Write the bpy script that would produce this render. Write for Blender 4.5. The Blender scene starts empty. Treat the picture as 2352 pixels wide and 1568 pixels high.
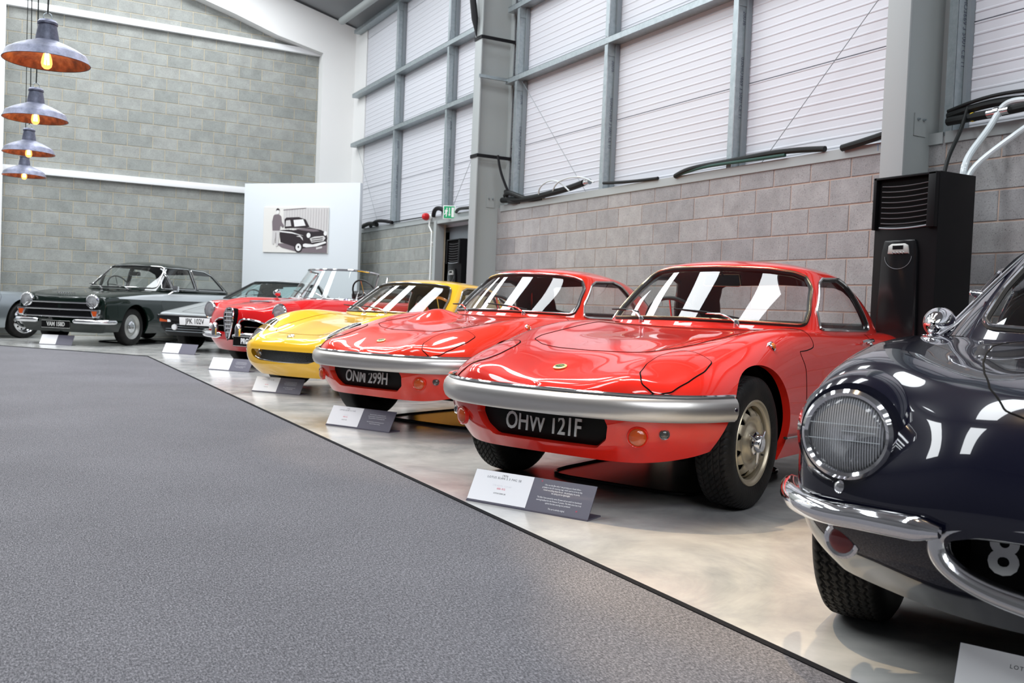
import bpy, bmesh, math, random
import numpy as np
from mathutils import Vector, Matrix
from math import sin, cos, pi, radians, sqrt, atan2
random.seed(7)
SC = bpy.context.scene
COL = SC.collection

# ------------------------------------------------------------------ camera
H = 0.815
YAW, PITCH, ROLL, FPX = 0.494969, -0.0339051, 0.0405835, 2176.71
fw = Vector((sin(YAW)*cos(PITCH), cos(YAW)*cos(PITCH), sin(PITCH)))
rt = Vector((cos(YAW), -sin(YAW), 0))
upv = rt.cross(fw)
r2 = rt*cos(ROLL) + upv*sin(ROLL)
u2 = -rt*sin(ROLL) + upv*cos(ROLL)
cam = bpy.data.cameras.new('camera')
cam.sensor_width = 36.0
cam.lens = FPX/2352*36.0
cam.clip_start = 0.05
camo = bpy.data.objects.new('camera', cam)
COL.objects.link(camo)
m = Matrix((r2, u2, -fw)).transposed().to_4x4()
m.translation = Vector((0, 0, H))
camo.matrix_world = m
SC.camera = camo
cam.dof.use_dof = True
cam.dof.focus_distance = 3.6
cam.dof.aperture_fstop = 7.0

# ------------------------------------------------------------------ world, exposure
w = bpy.data.worlds.new('world'); SC.world = w; w.use_nodes = True
bg = w.node_tree.nodes['Background']
bg.inputs[0].default_value = (0.86, 0.93, 1.0, 1)
bg.inputs[1].default_value = 1.0
SC.view_settings.view_transform = 'Standard'
SC.view_settings.look = 'None'
SC.view_settings.gamma = 1.0
SC.view_settings.exposure = -0.6
SC.view_settings.use_curve_mapping = False
SC.cycles.max_bounces = 8
SC.cycles.transparent_max_bounces = 16
SC.cycles.caustics_reflective = False
SC.cycles.caustics_refractive = False
SC.cycles.sample_clamp_indirect = 6.0
SC.cycles.use_denoising = True
SC.cycles.use_adaptive_sampling = True

def area(name, loc, rot, sx, sy, power, color=(1, 1, 1)):
    l = bpy.data.lights.new(name, 'AREA'); l.shape = 'RECTANGLE'; l.size = sx; l.size_y = sy
    l.energy = power; l.color = color
    o = bpy.data.objects.new(name, l); o.location = loc; o.rotation_euler = rot
    COL.objects.link(o); return o
def spot(name, loc, target, power, color, angle=60, blend=.5, rad=.04):
    l = bpy.data.lights.new(name, 'SPOT'); l.energy = power; l.color = color
    l.spot_size = radians(angle); l.spot_blend = blend; l.shadow_soft_size = rad
    o = bpy.data.objects.new(name, l); o.location = loc
    d = Vector(target)-Vector(loc); o.rotation_euler = d.to_track_quat('-Z', 'Y').to_euler()
    COL.objects.link(o); return o

SLOPE = math.atan(0.27)
RX0 = -0.3                    # ridge
def roof_z(x, off=0.0):
    return 8.3 - 0.27*abs(x-RX0) + off
# daylight through the rooflights that run down both slopes of the roof
SKY = []
for yc in (-14.0, -10.6, -7.2, -3.8, 4.2, 7.6, 11.0, 14.4, 17.4):  # nearest row behind the camera is added to brighten the foreground
    for sgn in (1, -1):
        SKY.append((yc, sgn))
for yc, sgn in SKY:
    xc = RX0 + sgn*2.9
    area('rooflight_sky', (xc, yc, roof_z(xc, -0.02)), (0, sgn*SLOPE, 0), 4.6, 1.06, 310, (0.93, 0.97, 1.0))
for (lx, ly, tx, ty, pw) in ((1.5, 4.2, 2.75, 2.2, 900), (1.4, 1.8, 2.35, 1.6, 650), (1.0, 7.0, 2.6, 4.9, 380), (1.0, 10.0, 3.0, 8.2, 250)):
    spot('track_spot_light', (lx, ly, 4.6), (tx, ty, 0), pw, (1.0, 0.74, 0.45), 32, .3)
for (lx, ly) in ((0.3, -1.6), (0.4, 8.3)):
    spot('violet_stage_light', (lx, ly, 4.4), (lx+2.5, ly+3, 0.4), 60, (0.30, 0.18, 1.0), 70, .5)
# ------------------------------------------------------------------ object helpers
def tag(o, label=None, cat=None, group=None, kind=None):
    if label: o['label'] = label
    if cat: o['category'] = cat
    if group: o['group'] = group
    if kind: o['kind'] = kind
    return o
def empty(name, loc=(0, 0, 0), rz=0, parent=None):
    o = bpy.data.objects.new(name, None); o.location = loc; o.rotation_euler = (0, 0, rz)
    o.empty_display_size = .1
    COL.objects.link(o)
    if parent: o.parent = parent
    return o
def link(name, me, parent=None, loc=None, rot=None):
    o = bpy.data.objects.new(name, me); COL.objects.link(o)
    if parent: o.parent = parent
    if loc is not None: o.location = loc
    if rot is not None: o.rotation_euler = rot
    return o
def mesh(V, F, mat=None, smooth=True, normals=None):
    me = bpy.data.meshes.new('m')
    V = [tuple(map(float, v[:3])) for v in V]
    me.from_pydata(V, [], [tuple(map(int, f)) for f in F])
    if mat: me.materials.append(mat)
    if smooth and len(me.polygons):
        me.polygons.foreach_set('use_smooth', [True]*len(me.polygons))
    me.update()
    if normals is not None:
        me.normals_split_custom_set_from_vertices([tuple(map(float, n)) for n in normals])
    return me
class MB:
    """collects simple solids into one mesh"""
    def __init__(s): s.V = []; s.F = []
    def add(s, V, F):
        b = len(s.V); s.V += [tuple(v) for v in V]; s.F += [tuple(i+b for i in f) for f in F]; return s
    def box(s, c, d, rz=0, M=None):
        x, y, z = d[0]/2, d[1]/2, d[2]/2
        P = [Vector((a*x, b*y, e*z)) for a in (-1, 1) for b in (-1, 1) for e in (-1, 1)]
        R = M if M is not None else Matrix.Rotation(rz, 3, 'Z')
        P = [R @ p + Vector(c) for p in P]
        return s.add(P, [(0, 1, 3, 2), (4, 6, 7, 5), (0, 4, 5, 1), (2, 3, 7, 6), (0, 2, 6, 4), (1, 5, 7, 3)])
    def tube(s, pts, r, n=8, closed=False, caps=True, flat=1.0):
        pts = [Vector(p) for p in pts]; N = len(pts)
        if N < 2: return s
        rs = r if hasattr(r, '__len__') else [r]*N
        T = []
        for i in range(N):
            a = pts[(i-1) % N] if (closed or i > 0) else pts[i]
            b = pts[(i+1) % N] if (closed or i < N-1) else pts[i]
            t = b-a; T.append(t.normalized() if t.length > 1e-9 else Vector((0, 0, 1)))
        up = Vector((0, 0, 1)) if abs(T[0].z) < .9 else Vector((1, 0, 0))
        nrm = (up - T[0]*up.dot(T[0])).normalized(); V = []
        for i in range(N):
            nrm = (nrm - T[i]*nrm.dot(T[i]))
            nrm = nrm.normalized() if nrm.length > 1e-6 else T[i].orthogonal().normalized()
            bn = T[i].cross(nrm)
            for k in range(n):
                a = 2*pi*k/n
                V.append(pts[i] + nrm*cos(a)*rs[i]*flat + bn*sin(a)*rs[i])
        F = []
        for i in range(N if closed else N-1):
            j = (i+1) % N
            for k in range(n):
                F.append((i*n+k, i*n+(k+1) % n, j*n+(k+1) % n, j*n+k))
        if caps and not closed:
            F.append(tuple(range(n))[::-1]); F.append(tuple((N-1)*n+k for k in range(n)))
        return s.add(V, F)
    def lathe(s, prof, n=32, M=None, caps=False):
        """prof: (radius, height) pairs, axis +x unless M"""
        V = []
        for (r, h) in prof:
            for k in range(n):
                a = 2*pi*k/n; V.append(Vector((h, r*cos(a), r*sin(a))))
        F = []
        for i in range(len(prof)-1):
            for k in range(n):
                F.append((i*n+k, i*n+(k+1) % n, (i+1)*n+(k+1) % n, (i+1)*n+k))
        if caps:
            F.append(tuple(range(n))); F.append(tuple((len(prof)-1)*n+k for k in range(n))[::-1])
        if M is not None: V = [M @ v for v in V]
        return s.add(V, F)
    def prism(s, poly, a, b, axis=1):
        """poly in the two other axes, extruded from a to b along axis"""
        def P(u, v, t):
            q = [u, v]; q.insert(axis, t); return tuple(q)
        n = len(poly)
        V = [P(u, v, a) for u, v in poly]+[P(u, v, b) for u, v in poly]
        F = [tuple(range(n)), tuple(range(2*n-1, n-1, -1))]
        F += [(i, i+n, (i+1) % n+n, (i+1) % n) for i in range(n)]
        return s.add(V, F)
    def build(s, name, mat, parent=None, smooth=True, bevel=0, angle=35, loc=None, rot=None, fixn=True):
        me = mesh(s.V, s.F, mat, False)
        bm = bmesh.new(); bm.from_mesh(me)
        bmesh.ops.remove_doubles(bm, verts=bm.verts, dist=1e-6)
        if fixn: bmesh.ops.recalc_face_normals(bm, faces=bm.faces)
        if bevel:
            es = [e for e in bm.edges if len(e.link_faces) == 2 and e.calc_face_angle(0) > radians(30)]
            bmesh.ops.bevel(bm, geom=es, offset=bevel, segments=2, affect='EDGES', profile=.6)
        if smooth:
            for f in bm.faces: f.smooth = True
            for e in bm.edges:
                if len(e.link_faces) == 2 and e.calc_face_angle(0) > radians(angle): e.smooth = False
        bm.to_mesh(me); bm.free(); me.update()
        return link(name, me, parent, loc, rot)
def Mx(direction, origin=(0, 0, 0)):
    """matrix taking +x to direction (for lathe)"""
    q = Vector((1, 0, 0)).rotation_difference(Vector(direction).normalized())
    m = q.to_matrix().to_4x4(); m.translation = Vector(origin); return m

# ------------------------------------------------------------------ materials
MAT = {}
def newmat(name):
    m = bpy.data.materials.new(name); m.use_nodes = True
    return m, m.node_tree, m.node_tree.nodes['Principled BSDF']
def pm(name, col, rough=.5, metal=0, coat=0, spec=.5, ior=None, emis=None, estr=0):
    m, nt, b = newmat(name)
    b.inputs['Base Color'].default_value = (*col, 1); b.inputs['Roughness'].default_value = rough
    b.inputs['Metallic'].default_value = metal; b.inputs['Coat Weight'].default_value = coat
    b.inputs['Coat Roughness'].default_value = .02
    b.inputs['Specular IOR Level'].default_value = spec
    if emis: b.inputs['Emission Color'].default_value = (*emis, 1); b.inputs['Emission Strength'].default_value = estr
    MAT[name] = m; return m
def nd(nt, typ, **k):
    n = nt.nodes.new(typ)
    for a, v in k.items(): setattr(n, a, v)
    return n
def noise(nt, scale, detail=2, rough=.5, coord=None, vec=None):
    n = nd(nt, 'ShaderNodeTexNoise'); n.inputs['Scale'].default_value = scale
    n.inputs['Detail'].default_value = detail; n.inputs['Roughness'].default_value = rough
    if vec is not None: nt.links.new(vec, n.inputs['Vector'])
    elif coord:
        tc = nd(nt, 'ShaderNodeTexCoord'); nt.links.new(tc.outputs[coord], n.inputs['Vector'])
    return n
def ramp(nt, src, stops):
    r = nd(nt, 'ShaderNodeValToRGB'); e = r.color_ramp.elements
    while len(e) < len(stops): e.new(.5)
    for i, (p, c) in enumerate(stops):
        e[i].position = p; e[i].color = (*c, 1) if len(c) == 3 else c
    nt.links.new(src, r.inputs[0]); return r
def bump(nt, b, src, strength=.3, dist=.01, inp='Normal'):
    k = nd(nt, 'ShaderNodeBump'); k.inputs['Strength'].default_value = strength; k.inputs['Distance'].default_value = dist
    nt.links.new(src, k.inputs['Height']); nt.links.new(k.outputs[0], b.inputs[inp]); return k
def mix(nt, fac, a, b, typ='MIX'):
    n = nd(nt, 'ShaderNodeMix', data_type='RGBA', blend_type=typ)
    for i, v in ((0, fac), (6, a), (7, b)):
        if hasattr(v, 'links') or hasattr(v, 'is_linked'): nt.links.new(v, n.inputs[i])
        else: n.inputs[i].default_value = v if i == 0 else (*v, 1)
    return n.outputs[2]

def block_mat(name, c1, c2):
    m, nt, b = newmat(name); b.inputs['Roughness'].default_value = .9; b.inputs['Specular IOR Level'].default_value = .2
    oi = nd(nt, 'ShaderNodeObjectInfo')
    r = ramp(nt, oi.outputs['Random'], [(0, c1), (1, c2)])
    tc = nd(nt, 'ShaderNodeTexCoord'); ge = nd(nt, 'ShaderNodeNewGeometry')
    n1 = noise(nt, 5, 3, .6, vec=ge.outputs['Position'])
    v = ramp(nt, n1.outputs[0], [(.3, (.86,)*3), (.7, (1.12,)*3)])
    c = mix(nt, 1.0, r.outputs[0], v.outputs[0], 'MULTIPLY')
    n2 = noise(nt, 95, 3, .7, vec=ge.outputs['Position'])
    v2 = ramp(nt, n2.outputs[0], [(.30, (.45,)*3), (.42, (.95,)*3), (.6, (1.0,)*3), (.75, (1.2,)*3)])
    c = mix(nt, 1.0, c, v2.outputs[0], 'MULTIPLY')
    nt.links.new(c, b.inputs['Base Color']); bump(nt, b, n2.outputs[0], .45, .004)
    MAT[name] = m; return m
block_mat('block_side', (.30, .295, .30), (.40, .39, .385))
block_mat('block_end', (.285, .30, .285), (.355, .365, .345))
pm('mortar_side', (.52, .39, .32), .95); pm('mortar_end', (.62, .55, .41), .95)
pm('white_plaster', (.80, .80, .79), .8); pm('ceiling_liner', (.26, .27, .28), .7); pm('white_paint', (.84, .85, .86), .5)
pm('steel_grey', (.37, .40, .40), .5); pm('steel_grey_dark', (.22, .25, .27), .5)
pm('black_strap', (.008, .008, .010), .6, spec=.2); pm('black_hose', (.010, .012, .012), .5, spec=.25)
pm('black_plastic', (.004, .004, .005), .42, spec=.18); pm('black_gloss', (.004, .004, .005), .16, spec=.35)
pm('black_matte', (.004, .004, .004), .9, spec=.1)
pm('vane_grey', (.10, .10, .105), .3)
pm('rubber_seal', (.012, .012, .012), .5)
pm('chrome', (.80, .80, .82), .06, 1); pm('chrome_soft', (.70, .70, .70), .16, 1)
pm('gold_trim', (.60, .50, .32), .25, 1)
pm('amber', (.75, .16, .012), .12, coat=1); pm('red_lens', (.22, .006, .004), .12, coat=1)
pm('amber_dim', (.50, .07, .008), .12, coat=1)
pm('grey_hose', (.62, .68, .70), .3, coat=.4)
pm('print_white', (.90, .90, .92), .35); pm('print_grey', (.105, .10, .135), .35); pm('print_ink', (.03, .03, .04), .5)
pm('print_red', (.75, .05, .12), .5); pm('print_pale', (.75, .75, .78), .5)
pm('sign_green', (.0, .42, .16), .4); pm('sign_white', (.92, .95, .93), .4); pm('bell_red', (.55, .01, .015), .35)
pm('plate_black', (.004, .004, .004), .5, spec=.1); pm('plate_silver', (.62, .62, .60), .35, .3); pm('plate_white', (.86, .86, .86), .4)
pm('leather_black', (.012, .012, .012), .5); pm('leather_red', (.16, .006, .006), .5); pm('wood', (.55, .20, .04), .3, coat=1)
pm('headlining', (.05, .045, .05), .9)
pm('silver_rim', (.50, .50, .48), .35, .85); pm('silver_bar', (.66, .66, .68), .4, .4)
pm('cream_rim', (.52, .46, .34), .38, .75)
pm('reflector', (.92, .92, .92), .42, .25)
pm('carpet_edge', (.012, .012, .014), .8, spec=.1)
pm('copper_plain', (.50, .20, .085), .4, .3)
pm('ink_blue', (.28, .42, .60), .6); pm('stencil', (.09, .10, .14), .6)

def paint(name, col, rough=.28, flake=0, coat=1.0):
    m, nt, b = newmat(name)
    b.inputs['Base Color'].default_value = (*col, 1); b.inputs['Roughness'].default_value = rough
    b.inputs['Coat Weight'].default_value = coat; b.inputs['Coat Roughness'].default_value = .015; b.inputs['Coat IOR'].default_value = 1.55
    b.inputs['Metallic'].default_value = flake
    if not flake: b.inputs['Specular IOR Level'].default_value = .08
    n = noise(nt, 3.5, 2, .5, coord='Object')
    bump(nt, b, n.outputs[0], .03, .01, 'Coat Normal')
    MAT[name] = m; return m
paint('paint_red', (.76, .022, .012)); paint('paint_red_two', (.78, .035, .014))
paint('paint_alfa', (.66, .010, .012)); paint('paint_yellow', (.92, .52, .025))
paint('paint_green', (.002, .009, .006)); paint('paint_navy', (.004, .0045, .013), .2)
paint('paint_silver', (.50, .54, .56), .3, .5); paint('paint_wedge', (.60, .64, .66), .3, .35)
paint('paint_bare', (.36, .40, .43), .3, .7)

# brushed bumper
m, nt, b = newmat('bumper_silver'); MAT['bumper_silver'] = m
b.inputs['Base Color'].default_value = (.56, .54, .52, 1); b.inputs['Metallic'].default_value = .85; b.inputs['Roughness'].default_value = .34

# glass: thin sheet, fresnel mirror over clear
def glass(name, tint=(.93, .96, .95), ior=1.5):
    m = bpy.data.materials.new(name); m.use_nodes = True; nt = m.node_tree; nt.nodes.clear()
    o = nd(nt, 'ShaderNodeOutputMaterial'); mx = nd(nt, 'ShaderNodeMixShader'); f = nd(nt, 'ShaderNodeFresnel')
    gg = nd(nt, 'ShaderNodeNewGeometry'); mr = nd(nt, 'ShaderNodeMapRange'); mr.inputs[3].default_value = ior; mr.inputs[4].default_value = 1/ior
    nt.links.new(gg.outputs['Backfacing'], mr.inputs[0]); nt.links.new(mr.outputs[0], f.inputs[0])
    t = nd(nt, 'ShaderNodeBsdfTransparent'); t.inputs[0].default_value = (*tint, 1)
    g = nd(nt, 'ShaderNodeBsdfGlossy'); g.inputs['Roughness'].default_value = 0.0
    nt.links.new(f.outputs[0], mx.inputs[0]); nt.links.new(t.outputs[0], mx.inputs[1]); nt.links.new(g.outputs[0], mx.inputs[2]); nt.links.new(mx.outputs[0], o.inputs[0])
    MAT[name] = m; return m
glass('glass', ior=1.6); glass('glass_tint', (.55, .75, .74), 1.6); glass('lens_glass', (.97, .98, 1.0), 1.45)

# galvanised steel
m, nt, b = newmat('galvanised'); MAT['galvanised'] = m
b.inputs['Metallic'].default_value = .55; b.inputs['Roughness'].default_value = .42
ge = nd(nt, 'ShaderNodeNewGeometry'); n = noise(nt, 22, 4, .6, vec=ge.outputs['Position'])
r = ramp(nt, n.outputs[0], [(.3, (.30, .35, .37)), (.7, (.40, .45, .47))]); nt.links.new(r.outputs[0], b.inputs['Base Color'])
# cladding liner
m, nt, b = newmat('cladding'); MAT['cladding'] = m
b.inputs['Base Color'].default_value = (.64, .65, .695, 1); b.inputs['Roughness'].default_value = .45
# carpet
m, nt, b = newmat('carpet'); MAT['carpet'] = m
b.inputs['Roughness'].default_value = 1; b.inputs['Specular IOR Level'].default_value = .1
ge = nd(nt, 'ShaderNodeNewGeometry')
mp = nd(nt, 'ShaderNodeMapping'); mp.inputs['Scale'].default_value = (1.0, .45, 1); nt.links.new(ge.outputs['Position'], mp.inputs[0])
n1 = noise(nt, 210, 4, .85, vec=mp.outputs[0])
r = ramp(nt, n1.outputs[0], [(.33, (.055, .054, .059)), (.5, (.160, .157, .168)), (.68, (.38, .37, .39))])
n2 = noise(nt, 1.2, 2, .5, vec=ge.outputs['Position']); r2_ = ramp(nt, n2.outputs[0], [(.3, (.92,)*3), (.7, (1.06,)*3)])
nt.links.new(mix(nt, 1.0, r.outputs[0], r2_.outputs[0], 'MULTIPLY'), b.inputs['Base Color']); bump(nt, b, n1.outputs[0], .6, .006)
# polished concrete
m, nt, b = newmat('concrete'); MAT['concrete'] = m
ge = nd(nt, 'ShaderNodeNewGeometry')
mp = nd(nt, 'ShaderNodeMapping'); mp.inputs['Scale'].default_value = (1.0, 1.0, 1); nt.links.new(ge.outputs['Position'], mp.inputs[0])
n1 = noise(nt, 1.6, 6, .65, vec=mp.outputs[0]); n1.inputs['Distortion'].default_value = 1.2
r = ramp(nt, n1.outputs[0], [(.30, (.33, .345, .345)), (.5, (.48, .48, .46)), (.70, (.60, .59, .56))])
n2 = noise(nt, 3.2, 5, .6, vec=mp.outputs[0]); r2_ = ramp(nt, n2.outputs[0], [(.3, (.86,)*3), (.7, (1.08,)*3)])
n3 = noise(nt, 160, 2, .5, vec=mp.outputs[0]); r3_ = ramp(nt, n3.outputs[0], [(.22, (.55,)*3), (.30, (1.0,)*3)])
c = mix(nt, 1.0, r.outputs[0], r2_.outputs[0], 'MULTIPLY')
nt.links.new(c, b.inputs['Base Color'])
rr = ramp(nt, n2.outputs[0], [(.3, (.13,)*3), (.7, (.24,)*3)]); nt.links.new(rr.outputs[0], b.inputs['Roughness'])
b.inputs['Specular IOR Level'].default_value = .55
bump(nt, b, n1.outputs[0], .06, .02)
# tyre
m, nt, b = newmat('tyre'); MAT['tyre'] = m
b.inputs['Roughness'].default_value = .6; b.inputs['Specular IOR Level'].default_value = .25; ge = nd(nt, 'ShaderNodeNewGeometry')
n = noise(nt, 14, 4, .6, vec=ge.outputs['Position']); r = ramp(nt, n.outputs[0], [(.35, (.006, .006, .006)), (.7, (.018, .016, .015))]); nt.links.new(r.outputs[0], b.inputs['Base Color'])
# aged zinc shade
m, nt, b = newmat('aged_zinc'); MAT['aged_zinc'] = m
b.inputs['Metallic'].default_value = .55; b.inputs['Roughness'].default_value = .42
n = noise(nt, 7, 5, .7, coord='Object'); r = ramp(nt, n.outputs[0], [(.35, (.09, .10, .14)), (.55, (.19, .20, .27)), (.75, (.40, .40, .52))]); nt.links.new(r.outputs[0], b.inputs['Base Color'])
m, nt, b = newmat('copper_enamel'); MAT['copper_enamel'] = m
b.inputs['Metallic'].default_value = .3; b.inputs['Roughness'].default_value = .45
n = noise(nt, 9, 4, .6, coord='Object'); r = ramp(nt, n.outputs[0], [(.38, (.14, .055, .03)), (.5, (.30, .11, .05)), (.62, (.50, .22, .10))]); nt.links.new(r.outputs[0], b.inputs['Base Color'])
m = bpy.data.materials.new('lit_bulb'); m.use_nodes = True; nt = m.node_tree; nt.nodes.clear(); MAT['lit_bulb'] = m
o = nd(nt, 'ShaderNodeOutputMaterial'); mx = nd(nt, 'ShaderNodeAddShader'); t = nd(nt, 'ShaderNodeBsdfTransparent'); t.inputs[0].default_value = (1, .9, .75, 1)
e = nd(nt, 'ShaderNodeEmission'); e.inputs[0].default_value = (1.0, .46, .13, 1); e.inputs[1].default_value = 1.6
nt.links.new(t.outputs[0], mx.inputs[0]); nt.links.new(e.outputs[0], mx.inputs[1]); nt.links.new(mx.outputs[0], o.inputs[0])
# bulb
m, nt, b = newmat('filament'); MAT['filament'] = m
b.inputs['Base Color'].default_value = (1, .6, .2, 1); b.inputs['Emission Color'].default_value = (1.0, .50, .16, 1); b.inputs['Emission Strength'].default_value = 60
glass('bulb_glass', (1.0, .80, .55), 1.3)
# headlamp glass with fluting
m = bpy.data.materials.new('fluted_glass'); m.use_nodes = True; nt = m.node_tree; nt.nodes.clear(); MAT['fluted_glass'] = m
o = nd(nt, 'ShaderNodeOutputMaterial'); mx = nd(nt, 'ShaderNodeMixShader'); f = nd(nt, 'ShaderNodeFresnel'); f.inputs[0].default_value = 1.5
t = nd(nt, 'ShaderNodeBsdfRefraction'); t.inputs['IOR'].default_value = 1.12; t.inputs['Roughness'].default_value = .04; t.inputs[0].default_value = (.9, .92, .95, 1)
g = nd(nt, 'ShaderNodeBsdfGlossy'); g.inputs['Roughness'].default_value = 0.02
tc = nd(nt, 'ShaderNodeTexCoord'); wv = nd(nt, 'ShaderNodeTexWave'); wv.bands_direction = 'X'; wv.inputs['Scale'].default_value = 60; wv.inputs['Distortion'].default_value = .0
nt.links.new(tc.outputs['Object'], wv.inputs[0]); bp = nd(nt, 'ShaderNodeBump'); bp.inputs['Strength'].default_value = .5; bp.inputs['Distance'].default_value = .004
nt.links.new(wv.outputs[1], bp.inputs['Height']); nt.links.new(bp.outputs[0], t.inputs['Normal'])
tr_ = nd(nt, 'ShaderNodeBsdfTransparent'); m2 = nd(nt, 'ShaderNodeMixShader'); m2.inputs[0].default_value = .55
nt.links.new(tr_.outputs[0], m2.inputs[1]); nt.links.new(t.outputs[0], m2.inputs[2])
df = nd(nt, 'ShaderNodeBsdfDiffuse'); df.inputs[0].default_value = (.8, .82, .85, 1); wr = nd(nt, 'ShaderNodeMapRange'); wr.inputs[3].default_value = .05; wr.inputs[4].default_value = .42; nt.links.new(wv.outputs[1], wr.inputs[0])
m3 = nd(nt, 'ShaderNodeMixShader'); nt.links.new(wr.outputs[0], m3.inputs[0]); nt.links.new(m2.outputs[0], m3.inputs[1]); nt.links.new(df.outputs[0], m3.inputs[2])
nt.links.new(f.outputs[0], mx.inputs[0]); nt.links.new(m3.outputs[0], mx.inputs[1]); nt.links.new(g.outputs[0], mx.inputs[2]); nt.links.new(mx.outputs[0], o.inputs[0])

# ------------------------------------------------------------------ text
def text(name, s, size, mat, parent, M, off=0.0, ext=.001, xs=1.0, align='CENTER', spacing=1.0):
    c = bpy.data.curves.new('t', 'FONT'); c.body = s; c.size = size; c.extrude = ext; c.offset = off
    c.align_x = align; c.align_y = 'CENTER'; c.resolution_u = 3; c.space_character = spacing
    o = bpy.data.objects.new('t', c); COL.objects.link(o)
    dg = bpy.context.evaluated_depsgraph_get(); dg.update()
    me = bpy.data.meshes.new_from_object(o.evaluated_get(dg))
    bpy.data.objects.remove(o)
    me.materials.clear(); me.materials.append(mat)
    me.transform(Matrix.Diagonal((xs, 1, 1, 1)))
    me.transform(M)
    return link(name, me, parent)
def plane_m(origin, right, up):
    r = Vector(right).normalized(); u = Vector(up); u = (u-r*u.dot(r)).normalized(); n = r.cross(u)
    m = Matrix((r, u, n)).transposed().to_4x4(); m.translation = Vector(origin); return m
pm('dark_wall', (.09, .09, .095), .8)
# ------------------------------------------------------------------ the room
def struct(o): o['kind'] = 'structure'; return o
XW = 6.2; YE = 19.33
fl = MB().box((0, 2, -.05), (14.2, 36.4, .1)).build('floor', MAT['concrete']); struct(fl)
# carpet with its bound edge
cp = [(-6.9, -15.9), (1.69, -15.9), (1.69, 13.1), (-.01, 15.2), (-2.0, 15.55), (-6.9, 15.6)]
carpet = MB().prism(cp, 0.0005, .009, axis=2).build('carpet', MAT['carpet'], smooth=False)
tag(carpet, 'large mid grey heather carpet covering the visitors side of the floor', 'carpet')
MB().tube([(1.692, -15.9, .006), (1.692, 13.1, .006), (-.01, 15.2, .006), (-2.0, 15.55, .006), (-6.9, 15.6, .006)], .012, 6).build('edge_strip', MAT['carpet_edge'], carpet)

def block_mesh(L, Hh, mat):
    d = .05; e = .004; x = L/2; z = Hh/2
    V = [(-x, 0, -z), (x, 0, -z), (x, 0, z), (-x, 0, z), (-x+e, -.007, -z+e), (x-e, -.007, -z+e), (x-e, -.007, z-e), (-x+e, -.007, z-e)]
    V = [(a, b+.001, c) for a, b, c in V]
    F = [(4, 5, 6, 7), (0, 1, 5, 4), (1, 2, 6, 5), (2, 3, 7, 6), (3, 0, 4, 7)]
    return mesh(V, F, mat, False)
BM = {}
def blocks(wall, mat, u0, u1, rows, place, rot, phase, cover=None):
    for k in rows:
        z0 = .225*k; z1 = z0+.215
        zt = .007
        a = u0 - ((phase + (.225 if k % 2 else 0) - u0) % .45) if False else None
        s = math.floor((u0-phase-(.225 if k % 2 else 0))/.45)*.45+phase+(.225 if k % 2 else 0)
        while s < u1:
            l, r = max(s+.005, u0), min(s+.445, u1)
            hi = z1 if not cover else min(z1, cover((l+r)/2)-.0)
            if r-l > .014 and hi-z0 > .03:
                key = (round(r-l, 3), round(hi-z0, 3), mat.name)
                if key not in BM: BM[key] = block_mesh(r-l, hi-z0, mat)
                o = link('block', BM[key], wall, place((l+r)/2, (z0+hi)/2+zt), (0, 0, rot))
            s += .45
# side wall: mortar core, blocks face -x
ws_parts = []
def side_wall(y0, y1, rows, zt=2.19):
    w_ = MB().box((XW+.06, (y0+y1)/2, zt/2), (.10, y1-y0, zt)).build('wall_right', MAT['mortar_side'], smooth=False); struct(w_)
    blocks(w_, MAT['block_side'], y0, y1, rows, lambda u, z: (XW+.009, u, z), -pi/2, 8.6-.45*8, None)
    ws_parts.append(w_)
side_wall(-1.0, 4.93, range(0, 10))
struct(MB().box((XW+.06, -8.45, 1.095), (.10, 14.9, 2.19)).build('wall_right', MAT['block_side'], smooth=False))
side_wall(4.93, 12.09, range(0, 10))
def far_side():
    side = MB().box((XW+.06, (14.10+18.9)/2, 1.095), (.10, 4.8, 2.19)).build('wall_right', MAT['mortar_end'], smooth=False); struct(side)
    blocks(side, MAT['block_end'], 14.10, 18.9, range(0, 10), lambda u, z: (XW+.009, u, z), -pi/2, 8.6, None)
far_side()
# lower wall core in the doorway beyond second column
# sill beams on the block wall
sills = []
for y0, y1 in ((-15.9, 4.78), (4.80, 11.98), (12.2, 18.3)):
    mb = MB().box((XW-.004, (y0+y1)/2, 2.232), (.012, y1-y0, .085)).box((XW+.07, (y0+y1)/2, 2.19), (.14, y1-y0, .012))
    s_ = mb.build('sill_beam', MAT['steel_grey'], smooth=False)
    sills.append(s_)
for s_, lb in zip(sills, ('grey steel sill beam on the block wall right of the near column', 'grey steel sill beam with blue pen writing between the two big columns', 'grey steel sill beam over the far doorway beside the exit sign')):
    tag(s_, lb, 'beam')
text('pen_writing', 'TOM C', .075, MAT['ink_blue'], sills[1], plane_m((XW-.012, 5.30, 2.235), (0, -1, .02), (0, 0, 1)), xs=1.0, ext=.0004)
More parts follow.
